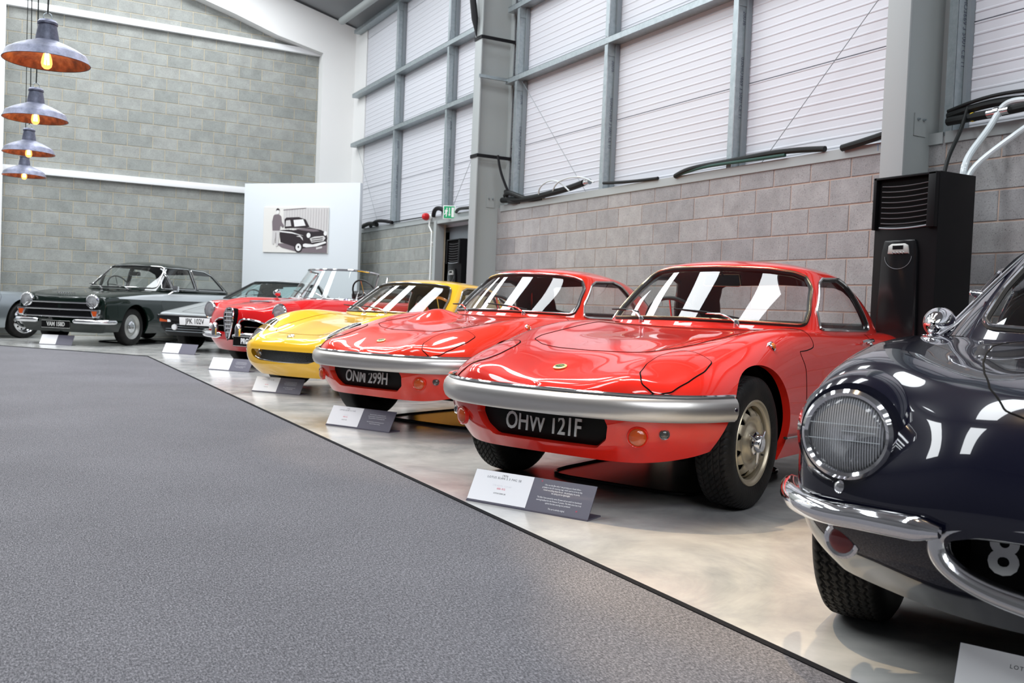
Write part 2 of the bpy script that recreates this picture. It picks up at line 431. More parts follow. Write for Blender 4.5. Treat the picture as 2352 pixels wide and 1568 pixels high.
# cladding panels, ribbed
XP = 6.36
def panel(y0, y1, z0, z1, parent):
    V = []; F = []; n = int((z1-z0)/.0815); zs = []
    prof = []
    for i in range(n):
        a = z0+(z1-z0)*i/n; h = (z1-z0)/n
        prof += [(a, 0), (a+h*.70, 0), (a+h*.80, -.0045), (a+h*.92, -.0045)]
    prof += [(z1-.005, 0), (z1-.0045, .03)]
    prof = [(z0+.0045, .03), (z0+.005, 0)]+prof[1:]
    for z, d in prof: V += [(XP+d, y0, z), (XP+d, y1, z)]
    for i in range(len(prof)-1): F.append((2*i, 2*i+1, 2*i+3, 2*i+2))
    return link('cladding_panel', mesh(V, F, MAT['cladding'], False), parent)
cw = MB().box((XP+.10, 1.6, 4.2), (.12, 34.9, 4.3)).build('wall_right', MAT['steel_grey_dark'], smooth=False); struct(cw)
for y0, y1 in ((-15.9, -3.9), (-3.9, 4.93), (4.93, 12.09), (12.09, 18.35)):
    for z0 in (2.10, 3.10, 4.10, 5.10, 6.10):
        panel(y0, y1, z0, min(z0+1, 6.45), cw)
# columns (I section)
def column(yc, label):
    t = empty('steel_column', (0, 0, 0)); tag(t, label, 'column')
    x0, x1 = 5.80, 6.32
    MB().box((x0+.01, yc, 3.2), (.018, .205, 6.4)).build('inner_flange', MAT['steel_grey'], t, bevel=.003)
    MB().box(((x0+x1)/2, yc, 3.2), (x1-x0-.02, .012, 6.4)).build('web', MAT['steel_grey'], t, smooth=False)
    MB().box((x1-.01, yc, 3.2), (.018, .205, 6.4)).build('outer_flange', MAT['steel_grey'], t, smooth=False)
    # cleat plate with bolts at sill height
    MB().box((x1-.24, yc-.01, 2.33), (.13, .012, .17)).build('cleat_plate', MAT['steel_grey'], t, smooth=False)
    for dx in (-.03, .03):
        MB().lathe([(0, .0), (.011, .0), (.011, .012), (.006, .012), (.006, .03), (0, .03)], 8, Mx((0, -1, 0), (x1-.24+dx, yc-.016, 2.37))).build('bolt', MAT['galvanised'], t)
    return t
c1 = column(4.93, 'near grey steel I column standing behind the tall black cooler')
c2 = column(12.09, 'far grey steel I column with black straps round it, behind red coupes')
def strap(z, label):
    yc = 12.09; x0, x1 = 5.795, 6.33; b = .108; h = .048
    P = [(x0, yc-b), (x0, yc+b), (x1, yc+b), (x1, yc-b)]
    V = []; F = []
    for (x, y) in P:
        for e in (0, 1):
            for dz in (0, h):
                k = .004*e
                V.append((x+(-k if x == x0 else k), y+(k if y > yc else -k), z+dz-.0*(x-x0)))
    for i in range(4):
        a = i*4; c = ((i+1) % 4)*4
        F += [(a+2, a+3, c+3, c+2), (a, c, c+1, a+1), (a, a+2, c+2, c), (a+1, c+1, c+3, a+3)]
    o = link('black_strap', mesh(V, F, MAT['black_strap'], False)); tag(o, label, 'strap'); return o
strap(4.56, 'upper black strap wrapped round the far grey column')
strap(2.92, 'lower black strap wrapped round the far grey column')
# furled black banner hanging from the roof beside the far column
bn = [(5.62, 12.1, 6.1), (5.64, 12.13, 5.6), (5.70, 12.14, 5.2), (5.745, 12.12, 4.85), (5.775, 12.10, 4.60)]
o = MB().tube(bn, [.10, .085, .07, .075, .012], 10, flat=.5).build('furled_banner', MAT['black_strap'])
tag(o, 'black furled cloth hanging from the roof against the far column top', 'banner')
# purlin cleat arm across far column
MB_ = MB().box((5.98, 11.93, 3.98+.03), (.44, .03, .008)).box((5.98, 11.945, 4.03), (.44, .006, .05))
tag(MB_.build('angle_bracket', MAT['galvanised'], smooth=False), 'short galvanised angle bracket sticking out from the far column web', 'bracket')
# girts
def girt(y0, y1, z, label):
    mb = MB().prism([(XW, z), (XW+.003, z), (XW+.003, z+.10), (XP-.0, z+.0+.0), (XP, z-.004), (XW+.006, z-.004)], y0, y1, axis=1)
    mb = MB().box((XW, (y0+y1)/2, z+.036), (.006, y1-y0, .072)).box((XW+.006, (y0+y1)/2, z+.070), (.018, y1-y0, .004))
    mb.box(((XW+XP)/2, (y0+y1)/2, z+.002), (XP-XW, y1-y0, .005))
    o = mb.build('wall_girt', MAT['galvanised'], smooth=False); tag(o, label, 'rail', 'horizontal steel rails on the white cladding'); return o
for (y0, y1, nm) in ((-15.9, 4.85, 'near bay right of the tall column'), (5.02, 11.99, 'middle bay between the columns'), (12.2, 18.75, 'far bay beside the end wall')):
    for z, lv in ((3.98, 'lowest'), (4.98, 'second'), (6.27, 'third')):
        girt(y0, y1, z, '%s galvanised horizontal wall rail in the %s' % (lv, nm))
# posts
def post(y, label):
    t = empty('cladding_post', (0, 0, 0)); tag(t, label, 'post', 'galvanised posts on the white cladding')
    segs = [(2.2, 3.97), (4.07, 4.97), (5.07, 6.26)]
    for a, b_ in segs:
        zc = (a+b_)/2; h = b_-a
        mb = MB().box(((XW+.01+XP-.01)/2, y, zc), (XP-XW-.03, .004, h))
        mb.box((XW+.008, y+.035, zc), (.004, .07, h)).box((XW+.016, y+.07, zc), (.018, .004, h))
        mb.build('channel', MAT['galvanised'], t, smooth=False)
        MB().box((XP-.035, y-.02, zc), (.05, .03, h)).build('channel_lip', MAT['steel_grey_dark'], t, smooth=False)
        for zz in (a+.06, b_-.06):
            if a < 2.3 and zz < 2.5: continue
            MB().box((XW+.055, y-.006, zz), (.115, .006, .15)).build('fixing_cleat', MAT['galvanised'], t, smooth=False)
    text('stencil_print', '20036', .055, MAT['stencil'], t, plane_m((XW+.085, y-.004, 3.72), (0, 0, -1), (1, 0, 0)), ext=.0003)
    text('stencil_print', '030HO3669 3 5001 CE 11', .055, MAT['stencil'], t, plane_m((XW+.085, y-.004, 3.05), (0, 0, -1), (1, 0, 0)), ext=.0003)
    return t
for y, lb in ((4.74, 'galvanised post immediately right of the near column'), (7.17, 'galvanised post with stencilled numbers nearest the tall column'), (9.42, 'galvanised post with stencilled numbers in the middle of the cladding'), (11.65, 'galvanised post close to the far grey column'), (14.0, 'galvanised post above the green exit sign'), (16.3, 'galvanised post nearest to the end wall')):
    post(y, lb)
# bracing wires
for a, b_, lb in (((6.26, 11.62, 3.97), (6.26, 9.86, 2.29), 'thin diagonal tie wire left of middle posts'), ((6.26, 4.9, 4.05), (6.26, 6.80, 2.29), 'thin diagonal tie wire next to the near column'),
                  ((6.26, 18.5, 3.97), (6.26, 17.1, 2.29), 'thin diagonal tie wire beside the end wall'), ((6.26, 12.3, 3.97), (6.26, 13.85, 2.29), 'thin diagonal tie wire above the exit sign')):
    tag(MB().tube([a, b_], .0035, 6).build('tie_wire', MAT['steel_grey_dark']), lb, 'wire', 'diagonal tie wires on the cladding')
# doorway in the far bay
d = MB().box((XW+.0, 14.13, 1.095), (.14, .10, 2.19)).box((XW, 12.33, 1.095), (.14, .06, 2.19)).box((XW+.02, 13.2, 2.165), (.16, 1.9, .05)).build('door_1', MAT['steel_grey'], smooth=False); struct(d)
MB().box((6.45, 13.22, 1.05), (.03, 1.75, 2.1)).build('door_leaf', MAT['black_plastic'], d, smooth=False)
MB().box((6.40, 13.22, 1.97), (.04, 1.75, .20)).build('door_head_panel', MAT['steel_grey_dark'], d, smooth=False)
MB().box((6.32, 12.52, 2.06), (.02, .05, .26)).build('door_stop', MAT['steel_grey'], d, smooth=False)
MB().box((6.7, 15.6, 1.1), (.1, 3.2, 2.2)).build('trim_1', MAT['black_matte'], None, smooth=False)['kind'] = 'structure'  # black sheet beyond the doorway, standing in for its dark inside
# end wall
def end_wall(z0, z1, rows, cover=None, x0=-.03, x1=5.70):
    pts = [(x0-.2, z0), (x1+.2, z0), (x1+.2, z1 if not cover else cover(x1)), (x0-.2, z1 if not cover else cover(x0))]
    w_ = MB().prism([(p[0], p[1]) for p in pts], YE+.012, YE+.12, axis=1).build('wall_back', MAT['mortar_end'], smooth=False); struct(w_)
    blocks(w_, MAT['block_end'], x0, x1, rows, lambda u, z: (u, YE+.009, z), 0, .228, cover)
gz = lambda x: 5.86 + (5.651-x)*.27 + .3
end_wall(0, 2.90, range(0, 13))
end_wall(2.98, 5.83, range(13, 26))
end_wall(5.93, 7.6, range(26, 33), cover=lambda x: 5.93+(5.75-x)*.285)
for i, (z, h) in enumerate(((2.965, .12), (5.895, .115))):
    struct(MB().box((2.85, YE-.03, z), (6.0, .12, h)).build('trim_%d' % (i+2), MAT['white_paint'], bevel=.004))
# white boxed frame at the right end and following the roof slope, and the pier at the left
edge = [(5.66, 0), (5.66, 5.86), (4.74, 6.06), (3.90, 6.33), (3.32, 6.49), (1.5, 7.0), (-.4, 7.5)]
poly = edge+[(-.4, 8.2), (6.40, 6.45), (6.40, 0)]
struct(MB().prism(poly, 19.06, YE+.011, axis=1).build('wall_back', MAT['white_plaster'], smooth=False))
struct(MB().prism([(-6.9, 0), (-.03, 0), (-.03, 8.2), (-6.9, 6.5)], 19.10, YE+.011, axis=1).build('wall_back', MAT['white_plaster'], smooth=False))
struct(MB().prism([(XP-.02, 18.36), (XP+.12, 18.36), (XP+.12, 19.06), (XP-.02, 19.06)], 0, 6.4, axis=2).build('wall_right', MAT['white_plaster'], smooth=False))
# round grey roof tube & eaves
tag(MB().tube([(5.85, 18.5, 6.40), (6.0, 12.2, 6.40), (6.0, -15, 6.40)], .072, 16).build('roof_tube', MAT['steel_grey']), 'grey round tube running under the eaves above the cladding', 'tube')
tag(MB().box((4.15, 14.0, 6.02), (.10, .06, .07)).build('ceiling_bracket', MAT['steel_grey'], smooth=False), 'small grey bracket under the sloping ceiling at the top edge', 'bracket')
# roof with rooflight openings (white liner), left and rear walls
def roof_quad(mb, x0, x1, y0, y1):
    th = .08
    P = [(x0, y0), (x1, y0), (x1, y1), (x0, y1)]
    V = [(x, y, roof_z(x)) for x, y in P]+[(x, y, roof_z(x)+th) for x, y in P]
    mb.add(V, [(0, 1, 2, 3), (7, 6, 5, 4), (0, 4, 5, 1), (1, 5, 6, 2), (2, 6, 7, 3), (3, 7, 4, 0)])
ys = sorted({y for y, s in SKY})
for sgn in (1, -1):
    mb = MB(); xa, xb, xc, xd = RX0, RX0+sgn*.6, RX0+sgn*5.2, RX0+sgn*7.0
    roof_quad(mb, xa, xb, -16.1, 19.4); roof_quad(mb, xc, xd, -16.1, 19.4)
    yy = -16.1
    for y in ys:
        roof_quad(mb, xb, xc, yy, y-.54); yy = y+.54
    roof_quad(mb, xb, xc, yy, 19.4)
    struct(mb.build('ceiling', MAT['ceiling_liner'], smooth=False))
struct(MB().box((-7.0, 1.6, 3.2), (.1, 35.6, 6.4)).build('wall_left', MAT['dark_wall'], smooth=False))
struct(MB().box((0, -16.05, 4.0), (14, .1, 8.0)).build('wall_front', MAT['dark_wall'], smooth=False))
# ------------------------------------------------------------------ car body library
def cubic(P, closed=False):
    """second derivatives of the interpolating natural (or periodic) uniform spline; P (n, ...)"""
    n = len(P); A = np.zeros((n, n)); B = np.zeros_like(P)
    if closed:
        for i in range(n):
            A[i, i] = 4; A[i, (i-1) % n] += 1; A[i, (i+1) % n] += 1
            B[i] = 6*(P[(i+1) % n]-2*P[i]+P[(i-1) % n])
    else:
        A[0, 0] = A[-1, -1] = 1
        for i in range(1, n-1):
            A[i, i] = 4; A[i, i-1] = A[i, i+1] = 1; B[i] = 6*(P[i+1]-2*P[i]+P[i-1])
    return np.linalg.solve(A, B.reshape(n, -1)).reshape(P.shape)
def sample(P, t, closed=False):
    P = np.asarray(P, float); M = cubic(P, closed); n = len(P)
    t = np.asarray(t, float); i = np.floor(t).astype(int)
    if not closed: i = np.clip(i, 0, n-2)
    u = t-i; j = (i+1) % n; i = i % n
    sh = (-1,)+(1,)*(P.ndim-1); u = u.reshape(sh); v = 1-u
    return v*P[i]+u*P[j]+((v**3-v)*M[i]+(u**3-u)*M[j])/6
def sym_grid(rows, nu, nv, closed_u=False, mirror_rows=True):
    """rows[i][j] half net (x>=0), j=0 on the centre plane. spline in both ways over the whole width"""
    R = np.asarray(rows, float)                     # (ni, nj, 3)
    L = R[:, :0:-1].copy(); L[:, :, 0] *= -1
    full = np.concatenate([L, R], 1)                # (ni, 2nj-1, 3)
    ni, nj = full.shape[:2]
    G = sample(full, np.linspace(0, ni-1, nu))
    G = sample(G.transpose(1, 0, 2), np.linspace(0, nj-1, nv)).transpose(1, 0, 2)
    return G
def ring_grid(rows, nu, nv):
    """rows[level][k]: half outline from front centre to rear centre, mirrored and closed"""
    R = np.asarray(rows, float)
    L = R[:, -2:0:-1].copy(); L[:, :, 0] *= -1
    full = np.concatenate([R, L], 1)
    nl, nk = full.shape[:2]
    G = sample(full, np.linspace(0, nl-1, nu))
    G = sample(G.transpose(1, 0, 2), np.linspace(0, nk, nv, endpoint=False), closed=True).transpose(1, 0, 2)
    return G
class Surf:
    """triangle soup with smooth normals carried through cuts: D columns = x y z nx ny nz"""
    def __init__(s, D, T): s.D = D; s.T = T
    @staticmethod
    def grid(G, wrap=False, flip=False):
        a, b = G.shape[:2]; V = G.reshape(-1, 3); T = []
        idx = np.arange(a*b).reshape(a, b)
        nx = idx if not wrap else np.concatenate([idx, idx[:, :1]], 1)
        q0, q1, q2, q3 = nx[:-1, :-1], nx[1:, :-1], nx[1:, 1:], nx[:-1, 1:]
        T = np.concatenate([np.stack([q0, q1, q2], -1).reshape(-1, 3), np.stack([q0, q2, q3], -1).reshape(-1, 3)])
        if flip: T = T[:, ::-1]
        e1 = V[T[:, 1]]-V[T[:, 0]]; e2 = V[T[:, 2]]-V[T[:, 0]]; fn = np.cross(e1, e2)
        ar = np.linalg.norm(fn, axis=1); T = T[ar > 1e-10]; fn = fn[ar > 1e-10]
        # weld coincident points for normals
        key = np.round(V, 6); _, inv = np.unique(key, axis=0, return_inverse=True); inv = inv.reshape(-1)
        N = np.zeros((inv.max()+1, 3))
        for k in range(3): np.add.at(N, inv[T[:, k]], fn)
        N = N[inv]; N /= np.maximum(np.linalg.norm(N, axis=1, keepdims=True), 1e-12)
        return Surf(np.concatenate([V, N], 1), T)
    def split(s, f):
        """cut along f=0; returns inside surface (f<0), outside surface, boundary loops"""
        D, T = s.D, s.T; v = f(D[:, :3]); v = np.where(np.abs(v) < 1e-7, 1e-7, v)
        sg = v[T] < 0; c = sg.sum(1)
        Tin = [T[c == 3]]; Tout = [T[c == 0]]; newD = []; E = {}; base = len(D); seg = []
        def cutp(i, j):
            k = (min(i, j), max(i, j))
            if k not in E:
                i_, j_ = k; t = v[i_]/(v[i_]-v[j_]); E[k] = base+len(newD); newD.append(D[i_]*(1-t)+D[j_]*t)
            return E[k]
        ti = []; to = []
        for tri, m in zip(T[(c == 1) | (c == 2)], sg[(c == 1) | (c == 2)]):
            tri = [int(q) for q in tri]; m = list(m)
            lone = m.index(True) if sum(m) == 1 else m.index(False)
            a, b_, d = tri[lone], tri[(lone+1) % 3], tri[(lone+2) % 3]
            p, q = cutp(a, b_), cutp(a, d)
            one = [(a, p, q)]; two = [(p, b_, d), (p, d, q)]
            if sum(m) == 1: ti += one; to += two
            else: to += one; ti += two
            seg.append((p, q))
        D2 = np.concatenate([D, np.array(newD)]) if newD else D
        A = np.concatenate(Tin+([np.array(ti)] if ti else [])).astype(int); B = np.concatenate(Tout+([np.array(to)] if to else [])).astype(int)
        # chain
        adj = {}
        for p, q in seg: adj.setdefault(p, []).append(q); adj.setdefault(q, []).append(p)
        used = set(); loops = []
        starts = [k for k in adj if len(adj[k]) == 1]+list(adj)
        for st in starts:
            if st in used: continue
            ch = [st]; used.add(st); cur = st
            while True:
                nx = [k for k in adj[cur] if k not in used]
                if not nx: break
                cur = nx[0]; used.add(cur); ch.append(cur)
            if len(ch) > 3: loops.append((D2[ch], cur in adj and st in adj[cur]))
        return Surf(D2, A), Surf(D2, B), loops
    def part(s, cond):
        c = (s.D[s.T[:, 0], :3]+s.D[s.T[:, 1], :3]+s.D[s.T[:, 2], :3])/3
        m = cond(c); return Surf(s.D, s.T[m]), Surf(s.D, s.T[~m])
    def moved(s, d):
        D = s.D.copy(); D[:, :3] += D[:, 3:]*d; return Surf(D, s.T)
    def build(s, name, mat, parent, flipn=False, weld=True, thick=0):
        T = s.T
        if len(T) == 0: return None
        u, inv = np.unique(T, return_inverse=True); D = s.D[u]; T = inv.reshape(-1, 3)
        N = D[:, 3:]
        me = mesh(D[:, :3], T, mat, True, N)
        o = link(name, me, parent)
        return o
def sd_poly(P, poly, r=0.0):
    """signed distance of Nx2 points to a polygon (negative inside), rounded by r"""
    P = np.asarray(P, float); poly = np.asarray(poly, float); n = len(poly)
    d = np.full(len(P), 1e18); s = np.ones(len(P))
    for i in range(n):
        a = poly[i]; b = poly[i-1]; e = b-a; w_ = P-a
        t = np.clip((w_@e)/(e@e), 0, 1); q = w_-t[:, None]*e; d = np.minimum(d, (q**2).sum(1))
        c1 = P[:, 1] >= a[1]; c2 = P[:, 1] < b[1]; c3 = e[0]*w_[:, 1] > e[1]*w_[:, 0]
        fl = (c1 & c2 & c3) | (~c1 & ~c2 & ~c3); s = np.where(fl, -s, s)
    return s*np.sqrt(d)-r
def f_poly(axes, poly, r=0, cond=None, mirror=True):
    def f(V):
        P = V[:, axes].copy()
        if mirror and 0 in axes: P[:, axes.index(0)] = np.abs(P[:, axes.index(0)])
        v = sd_poly(P, poly, r)
        return np.maximum(v, cond(V)) if cond else v
    return f
def f_circ(yc, zc, rad, xmin=.3):
    return lambda V: np.maximum(np.hypot(V[:, 1]-yc, V[:, 2]-zc)-rad, xmin-np.abs(V[:, 0]))
def loops_tube(name, loops, r, mat, parent, off=0, n=6, every=2, cond=None, flat=1.0):
    mb = MB()
    for D, cl in loops:
        if cond is not None and not cond(D[:, :3].mean(0)): continue
        P = D[:, :3]+D[:, 3:]*off
        # thin out
        keep = [0]; 
        for i in range(1, len(P)):
            if np.linalg.norm(P[i]-P[keep[-1]]) > .008*every/2: keep.append(i)
        P = P[keep]
        if cl and len(P) > 4 and np.linalg.norm(P[0]-P[-1]) < .004: P = P[:-1]
        if len(P) > 2:
            # smooth jitter
            if cl:
                Q = (np.roll(P, 1, 0)+2*P+np.roll(P, -1, 0))/4
            else:
                Q = P.copy(); Q[1:-1] = (P[:-2]+2*P[1:-1]+P[2:])/4
            mb.tube([tuple(q) for q in Q], r, n, closed=cl, flat=flat)
    if mb.V: return mb.build(name, mat, parent)
def lip(name, loops, vec, mat, parent, cond=None):
    """strip from each boundary inwards along vec (fn of point)"""
    V = []; F = []
    for D, cl in loops:
        if cond is not None and not cond(D[:, :3].mean(0)): continue
        b = len(V); n = len(D)
        for q in D: p = q[:3]; V.append(tuple(p)); V.append(tuple(p+vec(p)))
        for i in range(n if cl else n-1):
            j = (i+1) % n; F.append((b+2*i, b+2*i+1, b+2*j+1, b+2*j))
    if V: return link(name, mesh(V, F, mat, True), parent)

# ---- wheels. axis along x, outer face towards +x, centre at origin
TY = {}
def tyre_mesh(R, W, rr, tread='none', na=96):
    key = (R, W, rr, tread)
    if key in TY: return TY[key]
    h = W/2
    prof = [(-h*.78, rr*.99), (-h*.92, rr*1.06), (-h*1.0, rr+(R-rr)*.45), (-h*.98, rr+(R-rr)*.75), (-h*.86, R*.965), (-h*.76, R*.985)]
    nt_ = 9 if tread == 'none' else 56
    mid = [(-h*.76+h*1.52*i/(nt_-1), R*(.985+.015*(1-((i/(nt_-1))*2-1)**2))) for i in range(1, nt_-1)]
    prof = prof+mid+[(-a, b) for a, b in prof[::-1]]
    n = na if tread == 'none' else 540
    V = []
    for k in range(n):
        th = 2*pi*k/n
        for (x, r) in prof:
            if tread != 'none' and abs(x) < h*.80:
                g = 0; u = x/h
                if tread == 'zigzag':
                    p = 70; z = abs(((th*p/(2*pi)) % 1)*2-1)-.5
                    for c in (-.66, -.40, -.13, .13, .40, .66):
                        if abs(u-c-z*.13) < .030: g = 1
                    for c in (-.53, -.265, 0, .265, .53):
                        if abs(u-c-z*.13) < .05 and ((th*p/(2*pi)) % 1) < .16: g = max(g, .8)
                else:
                    p = 64; ph = (th*p/(2*pi)+abs(u)*2.2) % 1
                    for c in (-.52, -.17, .17, .52):
                        if abs(u-c) < .032: g = 1
                    if abs(u) > .52 and ph < .22: g = 1
                    if abs(u) < .50 and ((th*p/(2*pi)+u*3.0) % 1) < .16: g = max(g, .8)
                r = r-.0065*g
            elif tread != 'none' and abs(x) < h*.99 and r > rr+(R-rr)*.80:
                if ((th*64/(2*pi)+1.7) % 1) < .22: r = r-.003
            V.append((x, r*cos(th), r*sin(th)))
    m_ = len(prof); F = []
    for k in range(n):
        j = (k+1) % n
        for i in range(m_-1): F.append((k*m_+i, k*m_+i+1, j*m_+i+1, j*m_+i))
    me = mesh(V, F, MAT['tyre'], True)
    TY[key] = me; return me
def disc_with_holes(r0, r1, x0, x1, holes, mat):
    """dished annulus with cut holes: list of polygons in (y,z)"""
    nr, na = 22, 180; G = np.zeros((nr, na, 3))
    for i in range(nr):
        t = i/(nr-1); r = r0+(r1-r0)*t
        x = x0(t)
        for k in range(na):
            a = 2*pi*k/na; G[i, k] = (x, r*cos(a), r*sin(a))
    s = Surf.grid(G, wrap=True)
    if s.D[:, 3].mean() < 0: s = Surf(np.concatenate([s.D[:, :3], -s.D[:, 3:]], 1), s.T[:, ::-1])
    L = []
    for poly, rad in holes:
        _, s, lp = s.split(f_poly([1, 2], poly, rad)); L += lp
    return s, L
def wheel(parent, pos, side, R, W, rr, style, tread='none', steer=0, name='wheel'):
    """side +1: outer face towards +x"""
    w_ = empty(name, pos, 0, parent)
    w_.rotation_euler = (0, 0, (0 if side > 0 else pi)+steer)
    link('tyre', tyre_mesh(R, W, rr, tread), w_)
    h = W/2
    MB().lathe([(rr*.2, -h*.5), (rr*.98, -h*.5), (rr*.98, -h*.1), (0.01, -h*.1)], 32).build('brake_drum', MAT['black_matte'], w_)
    if style == 'steel':
        mt = MAT['cream_rim']
        MB().lathe([(rr*1.03, h*.84), (rr*1.045, h*.90), (rr*1.03, h*.95), (rr*.99, h*.93), (rr*.965, h*.80), (rr*.94, h*.76), (rr*.89, h*.74), (rr*.88, h*.60), (rr*.87, h*.30), (rr*.86, h*.02)], 72).build('rim', mt, w_)
        holes = []
        for i in range(12):
            a = 2*pi*(i+.5)/12; ra, rb = rr*.675, rr*.80; w2 = .105
            holes.append(([(ra*cos(a), ra*sin(a)), (rb*cos(a+w2), rb*sin(a+w2)), (rb*cos(a-w2), rb*sin(a-w2))], .0045))
        s, L = disc_with_holes(rr*.10, rr*.86, lambda t: h*float(np.interp(t, [0, .25, .33, .45, .55, .68, .76, .86, 1.0], [.95, .95, .88, .68, .64, .83, .86, .76, .45])), 0, holes, mt)
        o = s.build('wheel_disc', mt, w_)
        lip('hole_edges', L, lambda p: np.array([-.006, 0, 0]), mt, w_)['kind'] = 'stuff'
        hub = MB().lathe([(.052, h*.88), (.050, h*1.05), (.040, h*1.10), (.038, h*1.32), (.033, h*1.40), (.0, h*1.43)], 32).build('knock_off_hub', MAT['chrome'], w_)
        for a in (radians(32), radians(152), radians(272)):
            mb = MB(); pts = []
            for t in (0, .3, .6, .85, 1.0):
                rad = .025+.065*t; pts.append((h*(1.16-.06*t), rad*cos(a), rad*sin(a)))
            mb.tube(pts, [.013, .012, .010, .008, .004], 10, flat=.6); mb.build('spinner_ear', MAT['chrome'], hub)
        MB().tube([(h*.70, rr*.60, -.06), (h*.98, rr*.54, -.06)], .0045, 8).build('valve', MAT['rubber_seal'], w_)
    elif style == 'hubcap':
        MB().lathe([(rr*1.03, h*.84), (rr*1.05, h*.90), (rr*1.02, h*.95), (rr*.97, h*.86), (rr*.90, h*.78), (rr*.84, h*.55), (rr*.78, h*.48), (rr*.66, h*.58), (rr*.58, h*.60), (0, h*.60)], 48).build('rim', MAT['silver_rim'], w_)
        MB().lathe([(rr*.52, h*.62), (rr*.50, h*.80), (rr*.38, h*.98), (rr*.22, h*1.05), (rr*.20, h*1.10), (rr*.10, h*1.13), (0, h*1.14)], 40).build('hub_cap', MAT['chrome'], w_)
    elif style == 'alloy':
        MB().lathe([(rr*1.03, h*.84), (rr*1.05, h*.90), (rr*1.0, h*.95), (rr*.95, h*.80), (rr*.90, h*.40), (rr*.86, h*.34)], 48).build('rim', MAT['chrome'], w_)
        holes = []
        for i in range(12):
            a = 2*pi*(i+.5)/12; rb = rr*.72; holes.append(([(rb*cos(a)+.012*cos(b_), rb*sin(a)+.012*sin(b_)) for b_ in np.linspace(0, 2*pi, 7)[:-1]], .004))
        s, L = disc_with_holes(rr*.12, rr*.88, lambda t: h*(.35+.25*sin(t*pi)), 0, holes, MAT['chrome'])
        s.build('wheel_disc', MAT['chrome'], w_); lip('hole_edges', L, lambda p: np.array([-.006, 0, 0]), MAT['chrome'], w_)['kind'] = 'stuff'
        MB().lathe([(.05, h*.5), (.045, h*.9), (.02, h*1.1), (0, h*1.12)], 24).build('hub_cap', MAT['chrome_soft'], w_)
    else:
        MB().lathe([(rr*1.03, h*.84), (rr*1.05, h*.90), (rr*1.0, h*.95), (rr*.92, h*.6), (rr*.80, h*.4), (rr*.5, h*.5), (rr*.3, h*.7), (0, h*.72)], 40).build('rim', MAT['silver_rim'], w_)
    return w_
def headlamp(parent, c, direction, rad, bez=.016, depth=.06, fluted=True):
    """round lamp: chrome bezel, domed glass, reflector, bulb shield"""
    M = Mx(direction, c)
    lp = MB().lathe([(rad+bez*1.3, -.035), (rad+bez*1.3, -.012), (rad+bez*1.15, .006), (rad+bez*.6, .014), (rad+bez*.1, .010), (rad-.002, .002)], 56, M).build('headlamp', MAT['chrome'], parent)
    MB().lathe([(rad, .0)]+[(rad*cos(a), .022*sin(a)) for a in np.linspace(.15, pi/2-.02, 8)], 48, M).build('lamp_glass', MAT['fluted_glass' if fluted else 'lens_glass'], lp)
    MB().lathe([(rad, .0)]+[(rad*cos(a), -depth*sin(a)) for a in np.linspace(.1, pi/2-.12, 9)]+[(0, -depth)], 48, M).build('reflector', MAT['reflector'], lp)
    MB().lathe([(0, -.012), (.016, -.016), (.019, -.03), (.017, -depth)], 20, M).build('bulb_shield', MAT['chrome_soft'], lp)
    return lp
def roundlamp(parent, name, c, direction, rad, mat, dome=.4, rim=.004, rimmat='chrome'):
    M = Mx(direction, c)
    o = MB().lathe([(rad*cos(a), rad*dome*sin(a)) for a in np.linspace(0, pi/2-.01, 7)], 28, M).build(name, mat, parent)
    MB().lathe([(rad+rim*1.6, -.012), (rad+rim*1.6, .001), (rad+rim*.8, .005), (rad-.001, .002)], 28, M).build('lamp_rim', MAT[rimmat], o)
    return o
def plate(parent, s, c, wid, hgt, right, up, black=True, size=.079, xs=.8, mat=None, off=.0035, border=False, spacing=1.0):
    M = plane_m(c, right, up)
    mb = MB().box((0, 0, 0), (wid, hgt, .004)) 
    o = mb.build('number_plate', MAT['plate_black'] if black else MAT['plate_white'], parent, bevel=.001)
    o.data.transform(M)
    Mt = M @ Matrix.Translation((0, 0, .0025))
    text('plate_characters', s, size, mat or (MAT['plate_silver'] if black else MAT['plate_black']), o, Mt, off=off, ext=.0012, xs=xs, spacing=spacing)
    if border:
        x, y = wid/2-.006, hgt/2-.006
        P = [M @ Vector(p) for p in ((-x, -y, .003), (x, -y, .003), (x, y, .003), (-x, y, .003))]
        MB().tube(P, .0018, 4, closed=True).build('plate_border', MAT['plate_silver'], o)
    return o
def ribbon(path, prof, closed=False):
    """sweep profile (outward, up) along a horizontal-ish path; outward = right of travel"""
    V = []; F = []; n = len(path); m_ = len(prof)
    for i, p in enumerate(path):
        a = Vector(path[max(i-1, 0)]); b_ = Vector(path[min(i+1, n-1)]); t = (b_-a); t.z = 0; t.normalize()
        o = Vector((t.y, -t.x, 0))
        for (u, v) in prof: V.append(Vector(p)+o*u+Vector((0, 0, v)))
    for i in range(n-1):
        for k in range(m_-1): F.append((i*m_+k, (i+1)*m_+k, (i+1)*m_+k+1, i*m_+k+1))
    return V, F
def curve_pts(P, n, closed=False):
    P = np.asarray(P, float); return [tuple(q) for q in sample(P, np.linspace(0, len(P)-1 if not closed else len(P), n, endpoint=not closed), closed)]
def mirror_path(P):
    """half path from centre out -> full path left end to right end"""
    return [(-x, y, z) for x, y, z in P[:0:-1]]+list(P)
